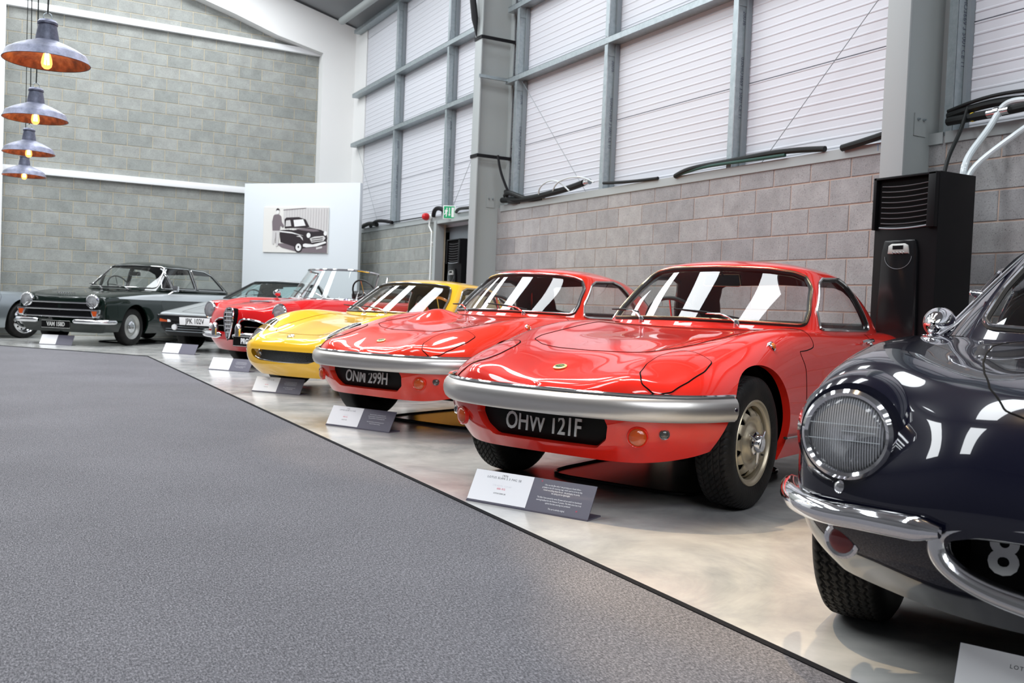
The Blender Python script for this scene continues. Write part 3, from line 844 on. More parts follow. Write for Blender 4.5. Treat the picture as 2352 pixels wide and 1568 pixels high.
def wiper(parent, pivot, tip, lift, blade_dir, blen=.30, mat='chrome_soft', redarm=None):
    p = Vector(pivot); q = Vector(tip); mid = (p+q)/2+Vector(lift)
    o = MB().tube([p, p+(mid-p)*.5+Vector(lift)*.3, mid, q], [.007, .006, .0045, .004], 8).build('wiper', MAT[redarm or mat], parent)
    d = Vector(blade_dir).normalized()
    MB().tube([q-d*blen/2, q+Vector(lift)*.25, q+d*blen/2], [.004, .007, .004], 6).build('wiper_blade', MAT['black_hose'], o)
    MB().lathe([(.014, -.02), (.014, .0), (.010, .012), (0, .014)], 14, Mx((0, -.2, 1), pivot)).build('wiper_pivot', MAT['chrome'], o)
    return o
def steering_wheel(parent, c, rad, tilt=.45, mat='leather_black', spoke='chrome_soft', tube=.012):
    M = Matrix.Translation(c) @ Matrix.Rotation(-(pi/2-tilt), 4, 'X')
    o = MB().tube([M @ Vector((rad*cos(a), rad*sin(a), 0)) for a in np.linspace(0, 2*pi, 41)[:-1]], tube, 10, closed=True).build('steering_wheel', MAT[mat], parent)
    mb = MB()
    for a in (pi/2*3, .35, pi-.35):
        mb.tube([M @ Vector((.02*cos(a), .02*sin(a), -.02)), M @ Vector((rad*cos(a), rad*sin(a), 0))], .006, 6)
    mb.lathe([(.03, -.02), (.03, .0), (0, .01)], 16, M @ Matrix.Rotation(-pi/2, 4, 'Y')).build('wheel_spokes', MAT[spoke], o)
    return o
def seat(parent, c, mat='leather_black', hgt=.50, wid=.44):
    x, y, z = c
    s = empty('seat', (0, 0, 0), 0, parent)
    MB().box((x, y, z), (wid, .46, .14)).build('seat_cushion', MAT[mat], s, bevel=.04)
    R = Matrix.Rotation(-.32, 3, 'X')
    MB().box((x, y+.30, z+hgt*.5), (wid, .10, hgt), M=R).build('seat_back', MAT[mat], s, bevel=.04)
    return s
def mirror_inside(parent, c, mat='chrome_soft', w_=.21):
    x, y, z = c
    P = [(-w_/2, -.028), (-w_/2+.012, .03), (w_/2-.012, .03), (w_/2, -.028), (w_/2-.012, -.034), (-w_/2+.012, -.034)]
    o = MB().prism([(x+a, z+b_) for a, b_ in P], y, y+.018, axis=1).build('rear_mirror', MAT['black_plastic'], parent, bevel=.003)
    MB().tube([(x+a, y, z+b_) for a, b_ in P], .003, 6, closed=True).build('mirror_rim', MAT[mat], o)
    MB().tube([(x, y, z+.02), (x, y-.03, z+.07)], .005, 6).build('mirror_stalk', MAT['black_plastic'], o)
    return o
def tub(parent, pts, z0, z1, mat='black_matte'):
    """inner floor and sides of the cabin, half plan points (x,y)"""
    P = [(-x, y) for x, y in pts[::-1]]+list(pts)
    V = [(x, y, z0) for x, y in P]+[(x*.98, y, z1) for x, y in P]; n = len(P)
    F = [tuple(range(n))]+[(i, (i+1) % n, (i+1) % n+n, i+n) for i in range(n)]
    return link('cabin_tub', mesh(V, F, MAT[mat], False), parent)
def rear_frame(o, phi):
    return (sin(phi), cos(phi))
def car_root(name, o, phi_deg, label, cat='car', group=None):
    t = empty(name, (o[0], o[1], 0), -radians(phi_deg)); tag(t, label, cat, group); return t
def wheelwell(parent, yc, zc, rad, xo, xi=.34):
    for sgn in (1, -1):
        mb = MB(); n = 24
        V = []; F = []
        for i in range(n+1):
            a = pi*i/n
            for x in (xo, xi): V.append((sgn*x, yc+rad*cos(a), zc+rad*sin(a)))
        for i in range(n): F.append((2*i, 2*i+2, 2*i+3, 2*i+1))
        c = len(V); V.append((sgn*xi, yc, zc))
        for i in range(n): F.append((2*i+1, 2*i+3, c))
        link('wheel_well', mesh(V, F, MAT['black_matte'], True), parent)
def underbody(parent, pts, z):
    P = [(-x, y) for x, y in pts[::-1]]+list(pts)
    return MB().prism(P, z, z+.03, axis=2).build('underbody', MAT['black_matte'], parent, smooth=False)
# ------------------------------------------------------------------ the two red coupes
EL_BODY = [
 [(0,.045,.520),(0,.042,.512),(0,.038,.502),(0,.034,.490),(0,.030,.470),(0,.028,.440),(0,.055,.340),(0,.115,.225)],
 [(0,.085,.537),(.10,.080,.534),(.165,.068,.526),(.205,.056,.512),(.23,.046,.487),(.24,.042,.440),(.235,.070,.340),(.215,.135,.222)],
 [(0,.17,.562),(.16,.155,.562),(.28,.13,.566),(.37,.11,.562),(.425,.10,.522),(.445,.095,.448),(.43,.12,.340),(.40,.185,.222)],
 [(0,.29,.600),(.18,.28,.600),(.31,.25,.604),(.43,.225,.585),(.535,.205,.540),(.585,.20,.458),(.57,.215,.345),(.53,.27,.240)],
 [(0,.43,.640),(.20,.42,.637),(.33,.40,.645),(.47,.375,.630),(.605,.35,.572),(.672,.34,.468),(.658,.345,.355),(.62,.37,.272)],
 [(0,.62,.672),(.22,.61,.668),(.36,.59,.680),(.505,.57,.676),(.638,.555,.612),(.710,.54,.475),(.702,.54,.345),(.655,.54,.28)],
 [(0,.84,.702),(.24,.83,.698),(.39,.81,.708),(.54,.79,.722),(.665,.78,.648),(.715,.77,.480),(.700,.77,.320),(.65,.77,.185)],
 [(0,1.10,.730),(.26,1.10,.728),(.41,1.09,.738),(.56,1.07,.762),(.672,1.06,.672),(.708,1.05,.480),(.700,1.05,.320),(.655,1.05,.180)],
 [(0,1.42,.772),(.27,1.42,.770),(.44,1.42,.768),(.585,1.41,.772),(.672,1.40,.684),(.702,1.4,.480),(.695,1.4,.320),(.66,1.4,.180)],
 [(0,1.90,.775),(.27,1.90,.773),(.45,1.90,.769),(.60,1.90,.764),(.675,1.90,.690),(.702,1.9,.490),(.695,1.9,.320),(.66,1.9,.180)],
 [(0,2.40,.775),(.27,2.40,.773),(.45,2.40,.768),(.60,2.40,.762),(.675,2.40,.695),(.705,2.4,.500),(.695,2.4,.320),(.66,2.4,.180)],
 [(0,2.85,.775),(.27,2.85,.773),(.44,2.85,.770),(.585,2.85,.762),(.672,2.85,.700),(.710,2.85,.510),(.700,2.85,.330),(.65,2.85,.200)],
 [(0,3.15,.760),(.26,3.15,.758),(.42,3.15,.754),(.55,3.14,.740),(.64,3.13,.690),(.690,3.12,.520),(.670,3.12,.340),(.62,3.12,.230)],
 [(0,3.42,.725),(.24,3.42,.722),(.38,3.41,.716),(.49,3.39,.700),(.57,3.37,.655),(.61,3.35,.520),(.59,3.35,.360),(.54,3.33,.250)],
 [(0,3.60,.685),(.16,3.60,.682),(.27,3.59,.676),(.34,3.58,.660),(.39,3.57,.620),(.41,3.56,.500),(.40,3.54,.360),(.36,3.50,.260)],
 [(0,3.66,.640),(0,3.665,.63),(0,3.67,.61),(0,3.675,.59),(0,3.68,.56),(0,3.68,.49),(0,3.65,.36),(0,3.60,.27)]]
EL_TOP = [
 [(0,1.345,.755),(.33,1.405,.752),(.585,1.58,.745),(.640,1.78,.740),(.640,2.10,.738),(.630,2.45,.738),(.555,2.86,.742),(.30,3.02,.750),(0,3.05,.755)],
 [(0,1.545,.925),(.31,1.595,.922),(.530,1.735,.915),(.585,1.89,.905),(.592,2.12,.905),(.580,2.42,.905),(.500,2.75,.905),(.28,2.87,.912),(0,2.90,.915)],
 [(0,1.715,1.070),(.275,1.755,1.067),(.462,1.875,1.052),(.512,1.99,1.040),(.525,2.13,1.038),(.510,2.36,1.032),(.425,2.60,1.030),(.25,2.69,1.032),(0,2.71,1.034)],
 [(0,1.785,1.116),(.25,1.825,1.114),(.405,1.925,1.102),(.440,2.02,1.094),(.450,2.14,1.092),(.435,2.31,1.087),(.36,2.47,1.078),(.21,2.545,1.08),(0,2.56,1.082)],
 [(0,1.91,1.140),(.15,1.94,1.139),(.225,2.02,1.137),(.245,2.07,1.136),(.25,2.14,1.136),(.24,2.24,1.133),(.19,2.34,1.124),(.12,2.40,1.12),(0,2.42,1.12)],
 [(0,2.03,1.147),(0,2.04,1.147),(0,2.07,1.147),(0,2.10,1.147),(0,2.14,1.147),(0,2.18,1.146),(0,2.23,1.143),(0,2.27,1.141),(0,2.30,1.139)]]
EL_POD = [(.445,.125),(.400,.19),(.375,.29),(.375,.39),(.395,.46),(.425,.498),(.470,.508),(.575,.478),(.588,.38),(.572,.27),(.545,.185),(.50,.135)]

def elan(name, o, phi, label, pm_, plate_s, two=False, tread='none'):
    t = car_root(name, o, phi, label)
    red = MAT[pm_]
    body = Surf.grid(sym_grid(EL_BODY, 190, 150))
    if body.D[np.argmax(body.D[:, 2]), 5] < 0: body = Surf.grid(sym_grid(EL_BODY, 190, 150), flip=True)
    # bonnet power bulge on the second car
    R, W, rr = .286, .158, .178
    YF, YR = .72, 2.854
    for yc, rad in ((YF, .335), (YR, .325)):
        _, body, lp = body.split(f_circ(yc, .285, rad))
        for k in (1, -1):
            lip('arch_lip', lp, lambda p: np.array([-.035*np.sign(p[0]), 0, 0]), red, t, cond=lambda c: c[0]*k > 0)
        wheelwell(t, yc, .285, rad+.004, .62)
    # number plate mouth
    mouth = f_poly([0, 2], [(-.01, .41), (-.01, .285), (.255, .285), (.300, .32), (.315, .37), (.300, .41)], .014, cond=lambda V: V[:, 1]-.5)
    mi, body, lp = body.split(mouth)
    lip('mouth_edge', lp, lambda p: np.array([-p[0]*.06, .040, .010 if p[2] < .34 else 0]), red, t)
    # headlamp pods
    pod_f = f_poly([0, 1], EL_POD, .0, cond=lambda V: .46-V[:, 2])
    pods, body, lp = body.split(pod_f)
    for k in (1, -1):
        pp, _ = pods.part(lambda c: c[:, 0]*k > 0)
        pp = pp.moved(.0025)
        pod = pp.build('headlamp_cover', red, t)
        loops_tube('cover_gap', lp, .0036, MAT['black_matte'], pod, off=.0, cond=lambda c: c[0]*k > 0)
    # bonnet
    bon = [(-.01, .455), (.30, .50), (.385, .56), (.415, .66), (.44, .95), (.47, 1.25), (.475, 1.31), (.42, 1.345), (.30, 1.30), (.15, 1.27), (-.01, 1.262)]
    hood, body, lp = body.split(f_poly([0, 1], bon, .0, cond=lambda V: .6-V[:, 2]))
    hd = hood.build('bonnet', red, t)
    loops_tube('bonnet_gap', lp, .0030, MAT['black_matte'], hd, off=-.0008)
    if two:
        G = np.zeros((18, 24, 3)); 
        for i in range(18):
            for j in range(24):
                u = i/17; v = j/23; y = .72+.60*u; x = -.50+.36*v
                zb = np.interp(y, [.62, .84, 1.1, 1.3], [.668, .699, .727, .755])
                hgt = .075*(sin(pi*v)**1.6)*(sin(pi*u**1.35)**1.3)
                G[i, j] = (x, y, zb-.004+hgt)
        s_ = Surf.grid(G)
        if s_.D[:, 5].mean() < 0: s_ = Surf.grid(G, flip=True)
        s_.build('power_bulge', red, hd)
    # doors
    door = [(1.245, .335), (1.255, .60), (1.21, .665), (1.205, .672), (1.30, .675), (1.42, .69), (1.44, .79), (2.33, .79), (2.36, .70), (2.33, .42), (2.20, .335)]
    drs, body, lp = body.split(f_poly([1, 2], door, .0, cond=lambda V: .48-np.abs(V[:, 0])))
    for k in (1, -1):
        dd, _ = drs.part(lambda c: c[:, 0]*k > 0)
        dr = dd.build('door', red, t)
        loops_tube('door_gap', lp, .0032, MAT['black_matte'], dr, off=-.0012, cond=lambda c: c[0]*k > 0)
        mb = MB().tube([(k*.688, 2.13, .715), (k*.705, 2.15, .722), (k*.708, 2.22, .724), (k*.700, 2.27, .722)], [.006, .008, .009, .012], 10)
        mb.lathe([(.018, -.01), (.018, .004), (.012, .012), (0, .013)], 16, Mx((k, 0, .2), (k*.684, 2.285, .700)))
        mb.build('door_handle', MAT['chrome'], dr)
    body.build('body_shell', red, t)
    # greenhouse
    top = Surf.grid(ring_grid(EL_TOP, 90, 260), wrap=True)
    if top.D[np.argmax(top.D[:, 2]), 5] < 0: top = Surf.grid(ring_grid(EL_TOP, 90, 260), wrap=True, flip=True)
    ws = f_poly([0, 2], [(-.01, .800), (.30, .797), (.535, .792), (.552, .80), (.545, .86), (.50, .99), (.455, 1.045), (.40, 1.068), (.28, 1.083), (-.01, 1.09)], .0, cond=lambda V: V[:, 1]-1.98)
    g, top, lp = top.split(ws)
    wsg = g.moved(-.004).build('windscreen', MAT['glass'], t)
    loops_tube('screen_rubber', lp, .013, MAT['rubber_seal'], wsg, off=.0, every=3)
    loops_tube('screen_trim', lp, .0055, MAT['gold_trim' if not two else 'chrome_soft'], wsg, off=.011, every=3)
    sw = f_poly([1, 2], [(1.66, .775), (1.72, .87), (1.90, 1.02), (1.96, 1.045), (2.20, 1.055), (2.30, 1.03), (2.36, .97), (2.46, .80), (2.455, .775)], .0, cond=lambda V: .40-np.abs(V[:, 0]))
    g, top, lp = top.split(sw)
    for k in (1, -1):
        gg, _ = g.part(lambda c: c[:, 0]*k > 0)
        sg_ = gg.moved(-.006).build('side_window', MAT['glass'], t)
        loops_tube('window_trim', lp, .0075, MAT['chrome_soft'], sg_, off=.004, every=3, cond=lambda c: c[0]*k > 0)
        loops_tube('window_seal', lp, .013, MAT['rubber_seal'], sg_, off=-.012, every=3, cond=lambda c: c[0]*k > 0)
    rw = f_poly([0, 2], [(-.01, .80), (.44, .80), (.495, .82), (.46, .93), (.40, 1.015), (.35, 1.035), (-.01, 1.05)], .0, cond=lambda V: 2.4-V[:, 1])
    g, top, lp = top.split(rw)
    rg = g.moved(-.004).build('rear_window', MAT['glass'], t)
    loops_tube('window_seal', lp, .012, MAT['rubber_seal'], rg, off=.0, every=3)
    roof = top.build('roof', red, t)
    top.moved(-.014).build('headlining', MAT['headlining'], roof)
    # quarter panel vent strip on the rear pillar
    for k in (1, -1):
        MB().tube([(k*.500, 2.50, 1.0), (k*.555, 2.58, .88), (k*.60, 2.64, .785)], [.004, .009, .008], 8, flat=.5).build('pillar_vent', MAT['chrome_soft'], roof)
    # bumper
    half = [(0, .020, .447), (.12, .024, .447), (.24, .038, .447), (.36, .064, .447), (.46, .104, .447), (.55, .165, .448), (.615, .235, .449), (.662, .315, .450), (.690, .385, .451), (.700, .412, .451)]
    path = curve_pts(mirror_path(half), 90)
    prof = [(.0, -.044), (.018, -.047), (.030, -.036), (.038, -.016), (.040, .004), (.036, .026), (.026, .042), (.012, .050), (.0, .052)]
    V, F = ribbon(path, prof)
    bmp = MB().add(V, F); n = len(prof)
    bmp.F.append(tuple(range(n))); bmp.F.append(tuple(len(V)-n+i for i in range(n)))
    b_ = bmp.build('bumper', MAT['bumper_silver'], t)
    V2, F2 = ribbon([(x, y, z+.052) for x, y, z in path], [(.0, 0), (.016, -.002), (.020, .004), (.016, .009), (0, .010)])
    MB().add(V2, F2).build('bumper_trim', MAT['chrome'], b_)
    for k in (1, -1):
        MB().lathe([(.011, 0), (.009, .006), (0, .009)], 12, Mx((k, -.3, 0), (k*.726, .385, .452))).build('bumper_bolt', MAT['chrome'], b_)
        # indicator and side lamp
        d = Vector((k*.45, -.89, 0))
        roundlamp(t, 'indicator_lamp', (k*.445, .112, .335), (k*.38, -.92, -.05), .036, MAT['amber_dim'], .45, rimmat='paint_red' if not two else pm_)
        roundlamp(t, 'side_lamp', (k*.530, .172, .352), (k*.6, -.8, 0), .018, MAT['lens_smoke'], .6, rim=.003)
        roundlamp(t, 'side_repeater', (k*.652, .93, .698), (k*.9, 0, .45), .017, MAT['amber'], .8)
        MB().tube([(k*.698, 1.02, .285), (k*.699, 1.4, .278), (k*.699, 1.9, .278), (k*.699, 2.45, .285)], .011, 8, flat=.6).build('sill_trim', MAT['chrome_soft'], t)
    # badge
    n_ = Vector((0, -.30, 1)).normalized(); c_ = Vector((0, .215, .579))
    bd = MB().lathe([(.030, 0), (.030, .003), (.027, .005), (0, .005)], 28, Mx(n_, c_)).build('nose_badge', MAT['badge_yellow'], t)
    MB().lathe([(.0205, .0052), (.0195, .0062), (0, .0062)], 24, Mx(n_, c_)).build('badge_centre', MAT['badge_green'], bd)
    text('badge_letters', 'ACBC', .016, MAT['badge_yellow'], bd, plane_m(c_+n_*.0075, (1, 0, 0), (0, 1, .3)), ext=.0004)
    # plate: letters stuck in the mouth
    M = plane_m((.012, .088, .343), (1, 0, 0), (0, .06, 1))
    mi.D[:, 0] *= 1.04; mi.D[:, 1] += .038; mi.D[:, 2] = .345+(mi.D[:, 2]-.345)*1.12
    pl = mi.build('number_plate', MAT['plate_black'], t)
    text('plate_characters', plate_s, .104, MAT['plate_silver'], pl, M @ Matrix.Translation((0, 0, .004)), off=.0012, ext=.002, xs=.76, spacing=1.0)
    # wheels
    for yc in (YF, YR):
        for k in (1, -1):
            wheel(t, (k*.600, yc, .286), k, R, W, rr, 'steel' if True else '', tread if yc == YF else 'none')
    # wipers
    wiper(t, (.30, 1.335, .795), (.10, 1.40, .835), (0, -.01, .02), (-1, -.05, .10), .36, redarm=pm_ if two else None)
    wiper(t, (-.24, 1.335, .795), (-.40, 1.435, .835), (0, -.01, .02), (-1, .50, .04), .26, redarm=pm_ if two else None)
    # cabin
    tub(t, [(.58, 1.45), (.62, 1.9), (.62, 2.5), (.48, 3.0)], .22, .745)
    MB().box((0, 1.62, .725), (1.16, .26, .06)).build('dashboard', MAT['black_plastic'], t, bevel=.02)
    steering_wheel(t, (-.30, 1.84, .755), .18)
    seat(t, (-.30, 2.16, .28), hgt=.42); seat(t, (.30, 2.16, .28), hgt=.42)
    MB().box((0, 2.85, .76), (1.0, .5, .02)).build('parcel_shelf', MAT['black_matte'], t)
    if not two: mirror_inside(t, (0.02, 1.76, 1.025), 'gold_trim', .22)
    underbody(t, [(.20, .45), (.5, .45), (.60, .95), (.62, 1.1), (.62, 2.5), (.4, 3.3)], .21)
    return t
pm('lens_smoke', (.06, .055, .05), .08, coat=1)
pm('badge_yellow', (.75, .68, .20), .25, coat=1); pm('badge_green', (.02, .12, .05), .25, coat=1)
elan('red_coupe', (1.905, 3.359), 65.1, 'red fixed head coupe with silver bumper and number plate OHW 121F', 'paint_red', 'OHW 121F', tread='road')
elan('red_coupe', (1.975, 5.72), 66.0, 'red coupe with bonnet bulge and number plate ONM 299, left of the nearer red coupe', 'paint_red_two', 'ONM 299H', two=True, tread='none')
# ------------------------------------------------------------------ generic car body
def gsurf(fn, rows, a, b, wrap=False):
    s = Surf.grid(fn(rows, a, b), wrap=wrap)
    if s.D[np.argmax(s.D[:, 2]), 5] < 0: s = Surf.grid(fn(rows, a, b), wrap=wrap, flip=True)
    return s
def shell(t, S):
    """body, doors, bonnet, greenhouse, wheels from a description"""
    pt = MAT[S['paint']]; nu, nv = S.get('res', (130, 110))
    body = gsurf(sym_grid, S['body'], nu, nv)
    for yc in (S['yf'], S['yr']):
        _, body, lp = body.split(f_circ(yc, S['zw'], S['arch']))
        for k in (1, -1):
            lip('arch_lip', lp, lambda p: np.array([-.03*np.sign(p[0]), 0, 0]), pt, t, cond=lambda c: c[0]*k > 0)
        wheelwell(t, yc, S['zw'], S['arch']+.004, S['track']+.02)
    for nm, axes, poly, cond, m_, gapm in S.get('cuts', ()):
        sub, body, lp = body.split(f_poly(axes, poly, .0, cond=cond))
        if nm is None: continue
        if axes == [1, 2]:
            for k in (1, -1):
                a_, _ = sub.part(lambda c: c[:, 0]*k > 0); o = a_.build(nm, MAT[m_] if m_ else pt, t)
                if gapm: loops_tube('panel_gap', lp, .003, MAT[gapm], o, off=-.0012, cond=lambda c: c[0]*k > 0)
        elif nm.startswith('*'):
            for k in (1, -1):
                a_, _ = sub.part(lambda c: c[:, 0]*k > 0); o = a_.build(nm[1:], MAT[m_] if m_ else pt, t)
                if gapm: loops_tube('panel_gap', lp, .004, MAT[gapm], o, off=-.001, cond=lambda c: c[0]*k > 0)
        else:
            o = sub.build(nm, MAT[m_] if m_ else pt, t)
            if gapm: loops_tube('panel_gap', lp, .003, MAT[gapm], o, off=-.0012)
    body.build('body_shell', pt, t)
    roof = None
    if 'top' in S:
        top = gsurf(ring_grid, S['top'], 70, 220, True); ysp = S['ysplit']
        trim = MAT[S.get('trim', 'chrome_soft')]
        g, top, lp = top.split(f_poly([0, 2], S['ws'], 0, cond=lambda V: V[:, 1]-ysp))
        o = g.moved(-.004).build('windscreen', MAT[S.get('glass', 'glass')], t)
        loops_tube('screen_rubber', lp, .012, MAT['rubber_seal'], o, every=3); loops_tube('screen_trim', lp, .006, trim, o, off=.010, every=3)
        for sw in S['sw']:
            g, top, lp = top.split(f_poly([1, 2], sw, 0, cond=lambda V: S.get('swx', .40)-np.abs(V[:, 0])))
            for k in (1, -1):
                a_, _ = g.part(lambda c: c[:, 0]*k > 0); o = a_.moved(-.006).build('side_window', MAT['glass'], t)
                if o:
                    loops_tube('window_trim', lp, .008, trim, o, off=.004, every=3, cond=lambda c: c[0]*k > 0)
                    loops_tube('window_seal', lp, .014, MAT['rubber_seal'], o, off=-.012, every=3, cond=lambda c: c[0]*k > 0)
        g, top, lp = top.split(f_poly([0, 2], S['rw'], 0, cond=lambda V: ysp-V[:, 1]))
        o = g.moved(-.004).build('rear_window', MAT['glass'], t)
        if o: loops_tube('window_seal', lp, .012, MAT['rubber_seal'], o, every=3)
        roof = top.build('roof', MAT[S.get('roofpaint', S['paint'])], t)
        top.moved(-.014).build('headlining', MAT['headlining'], roof)
    for yc in (S['yf'], S['yr']):
        for k in (1, -1):
            wheel(t, (k*S['track'], yc, S['R']), k, S['R'], S.get('W', .16), S['rr'], S['style'], S.get('tread', 'none') if yc == S['yf'] else 'none')
    return roof
def mir_rows(base, ys_):
    return base
UNDER = lambda c=.6: (lambda V: c-V[:, 2])

# ------------------------------------------------------------------ dark blue sports car, nearest the camera
NAVY = [
 [(0,.115,.678),(0,.092,.656),(0,.070,.628),(0,.045,.585),(0,.022,.53),(0,.0,.44),(0,.04,.32),(0,.12,.215)],
 [(0,.165,.698),(.12,.140,.684),(.20,.110,.655),(.26,.080,.612),(.30,.054,.55),(.31,.030,.44),(.295,.07,.32),(.27,.15,.215)],
 [(0,.26,.716),(.18,.24,.705),(.31,.21,.690),(.415,.19,.655),(.49,.180,.590),(.522,.125,.46),(.505,.15,.33),(.46,.23,.225)],
 [(0,.38,.732),(.20,.36,.722),(.34,.335,.712),(.50,.30,.722),(.635,.28,.645),(.668,.235,.485),(.65,.255,.34),(.595,.32,.24)],
 [(0,.56,.748),(.22,.55,.736),(.37,.53,.728),(.54,.48,.757),(.675,.44,.675),(.705,.42,.50),(.692,.43,.35),(.64,.45,.25)],
 [(0,.78,.762),(.24,.77,.750),(.39,.75,.742),(.56,.72,.776),(.690,.69,.695),(.722,.68,.51),(.708,.68,.34),(.66,.68,.21)],
 [(0,1.05,.777),(.26,1.04,.768),(.42,1.03,.760),(.58,1.01,.786),(.695,.99,.70),(.725,.98,.51),(.71,.98,.33),(.665,.98,.19)],
 [(0,1.35,.795),(.28,1.35,.790),(.46,1.35,.782),(.61,1.34,.784),(.70,1.33,.70),(.72,1.33,.50),(.71,1.33,.32),(.67,1.33,.18)],
 [(0,1.9,.79),(.28,1.9,.788),(.47,1.9,.782),(.62,1.9,.775),(.70,1.9,.70),(.72,1.9,.50),(.71,1.9,.32),(.67,1.9,.18)],
 [(0,2.6,.79),(.28,2.6,.788),(.46,2.6,.782),(.61,2.6,.77),(.70,2.6,.70),(.73,2.6,.50),(.72,2.6,.32),(.67,2.6,.18)],
 [(0,3.2,.76),(.26,3.2,.758),(.42,3.2,.752),(.54,3.19,.735),(.64,3.17,.68),(.69,3.15,.5),(.67,3.15,.34),(.62,3.14,.23)],
 [(0,3.62,.68),(.16,3.62,.675),(.27,3.6,.665),(.34,3.58,.64),(.40,3.56,.60),(.43,3.54,.48),(.42,3.52,.36),(.38,3.48,.26)],
 [(0,3.72,.62),(0,3.73,.61),(0,3.735,.60),(0,3.74,.58),(0,3.745,.54),(0,3.75,.48),(0,3.72,.36),(0,3.66,.27)]]
NAVY_TOP = [
 [(0,1.20,.775),(.32,1.26,.772),(.53,1.41,.765),(.60,1.64,.76),(.61,2.0,.76),(.59,2.4,.76),(.50,2.85,.76),(.28,3.05,.765),(0,3.1,.765)],
 [(0,1.42,.93),(.30,1.47,.925),(.470,1.61,.92),(.53,1.80,.92),(.55,2.05,.92),(.53,2.35,.92),(.44,2.7,.92),(.26,2.85,.92),(0,2.9,.92)],
 [(0,1.68,1.08),(.27,1.73,1.078),(.395,1.85,1.07),(.45,1.98,1.065),(.465,2.12,1.065),(.45,2.32,1.06),(.37,2.52,1.05),(.22,2.63,1.05),(0,2.65,1.05)],
 [(0,1.80,1.135),(.23,1.83,1.133),(.33,1.92,1.127),(.365,2.02,1.125),(.375,2.13,1.125),(.36,2.27,1.12),(.29,2.41,1.11),(.17,2.49,1.11),(0,2.5,1.11)],
 [(0,1.97,1.16),(.13,1.99,1.159),(.18,2.03,1.158),(.2,2.08,1.157),(.2,2.13,1.157),(.19,2.2,1.154),(.16,2.27,1.15),(.1,2.32,1.148),(0,2.33,1.148)],
 [(0,2.06,1.166),(0,2.07,1.166),(0,2.09,1.166),(0,2.11,1.166),(0,2.13,1.166),(0,2.16,1.165),(0,2.2,1.163),(0,2.23,1.162),(0,2.25,1.161)]]
t = car_root('navy_sports_car', (1.76, .92), 62.3, 'dark navy sports car with round headlamp and oval chrome grille at the right edge')
shell(t, dict(paint='paint_navy', body=NAVY, top=NAVY_TOP, res=(180, 150), yf=.76, yr=2.92, zw=.30, arch=.345, track=.625, R=.30, rr=.19, style='plain', tread='zigzag', W=.165,
  ysplit=1.97, trim='chrome', ws=[(-.01, .815), (.30, .812), (.43, .818), (.455, .84), (.42, .95), (.37, 1.04), (.335, 1.07), (.25, 1.084), (-.01, 1.095)],
  sw=[[(1.62, .80), (1.92, 1.02), (2.2, 1.05), (2.45, .98), (2.55, .80)]], rw=[(-.01, .85), (.38, .86), (.3, 1.02), (-.01, 1.04)],
  cuts=[(None, [0, 2], [(-.01, .418), (-.01, .285), (.16, .290), (.25, .318), (.318, .375), (.31, .395), (.25, .415)], lambda V: V[:, 1]-.5, None, None),
        ('bonnet', [0, 1], [(-.01, .072), (.16, .078), (.235, .115), (.275, .20), (.31, .38), (.345, .62), (.375, .90), (.385, 1.10), (.36, 1.20), (-.01, 1.20)], lambda V: .6-V[:, 2], None, 'black_matte'),
        ('door', [1, 2], [(1.42, .36), (1.42, .795), (2.35, .795), (2.35, .36)], lambda V: .4-np.abs(V[:, 0]), None, 'black_matte')]))
lampn = Vector((-.04, -1, .06))
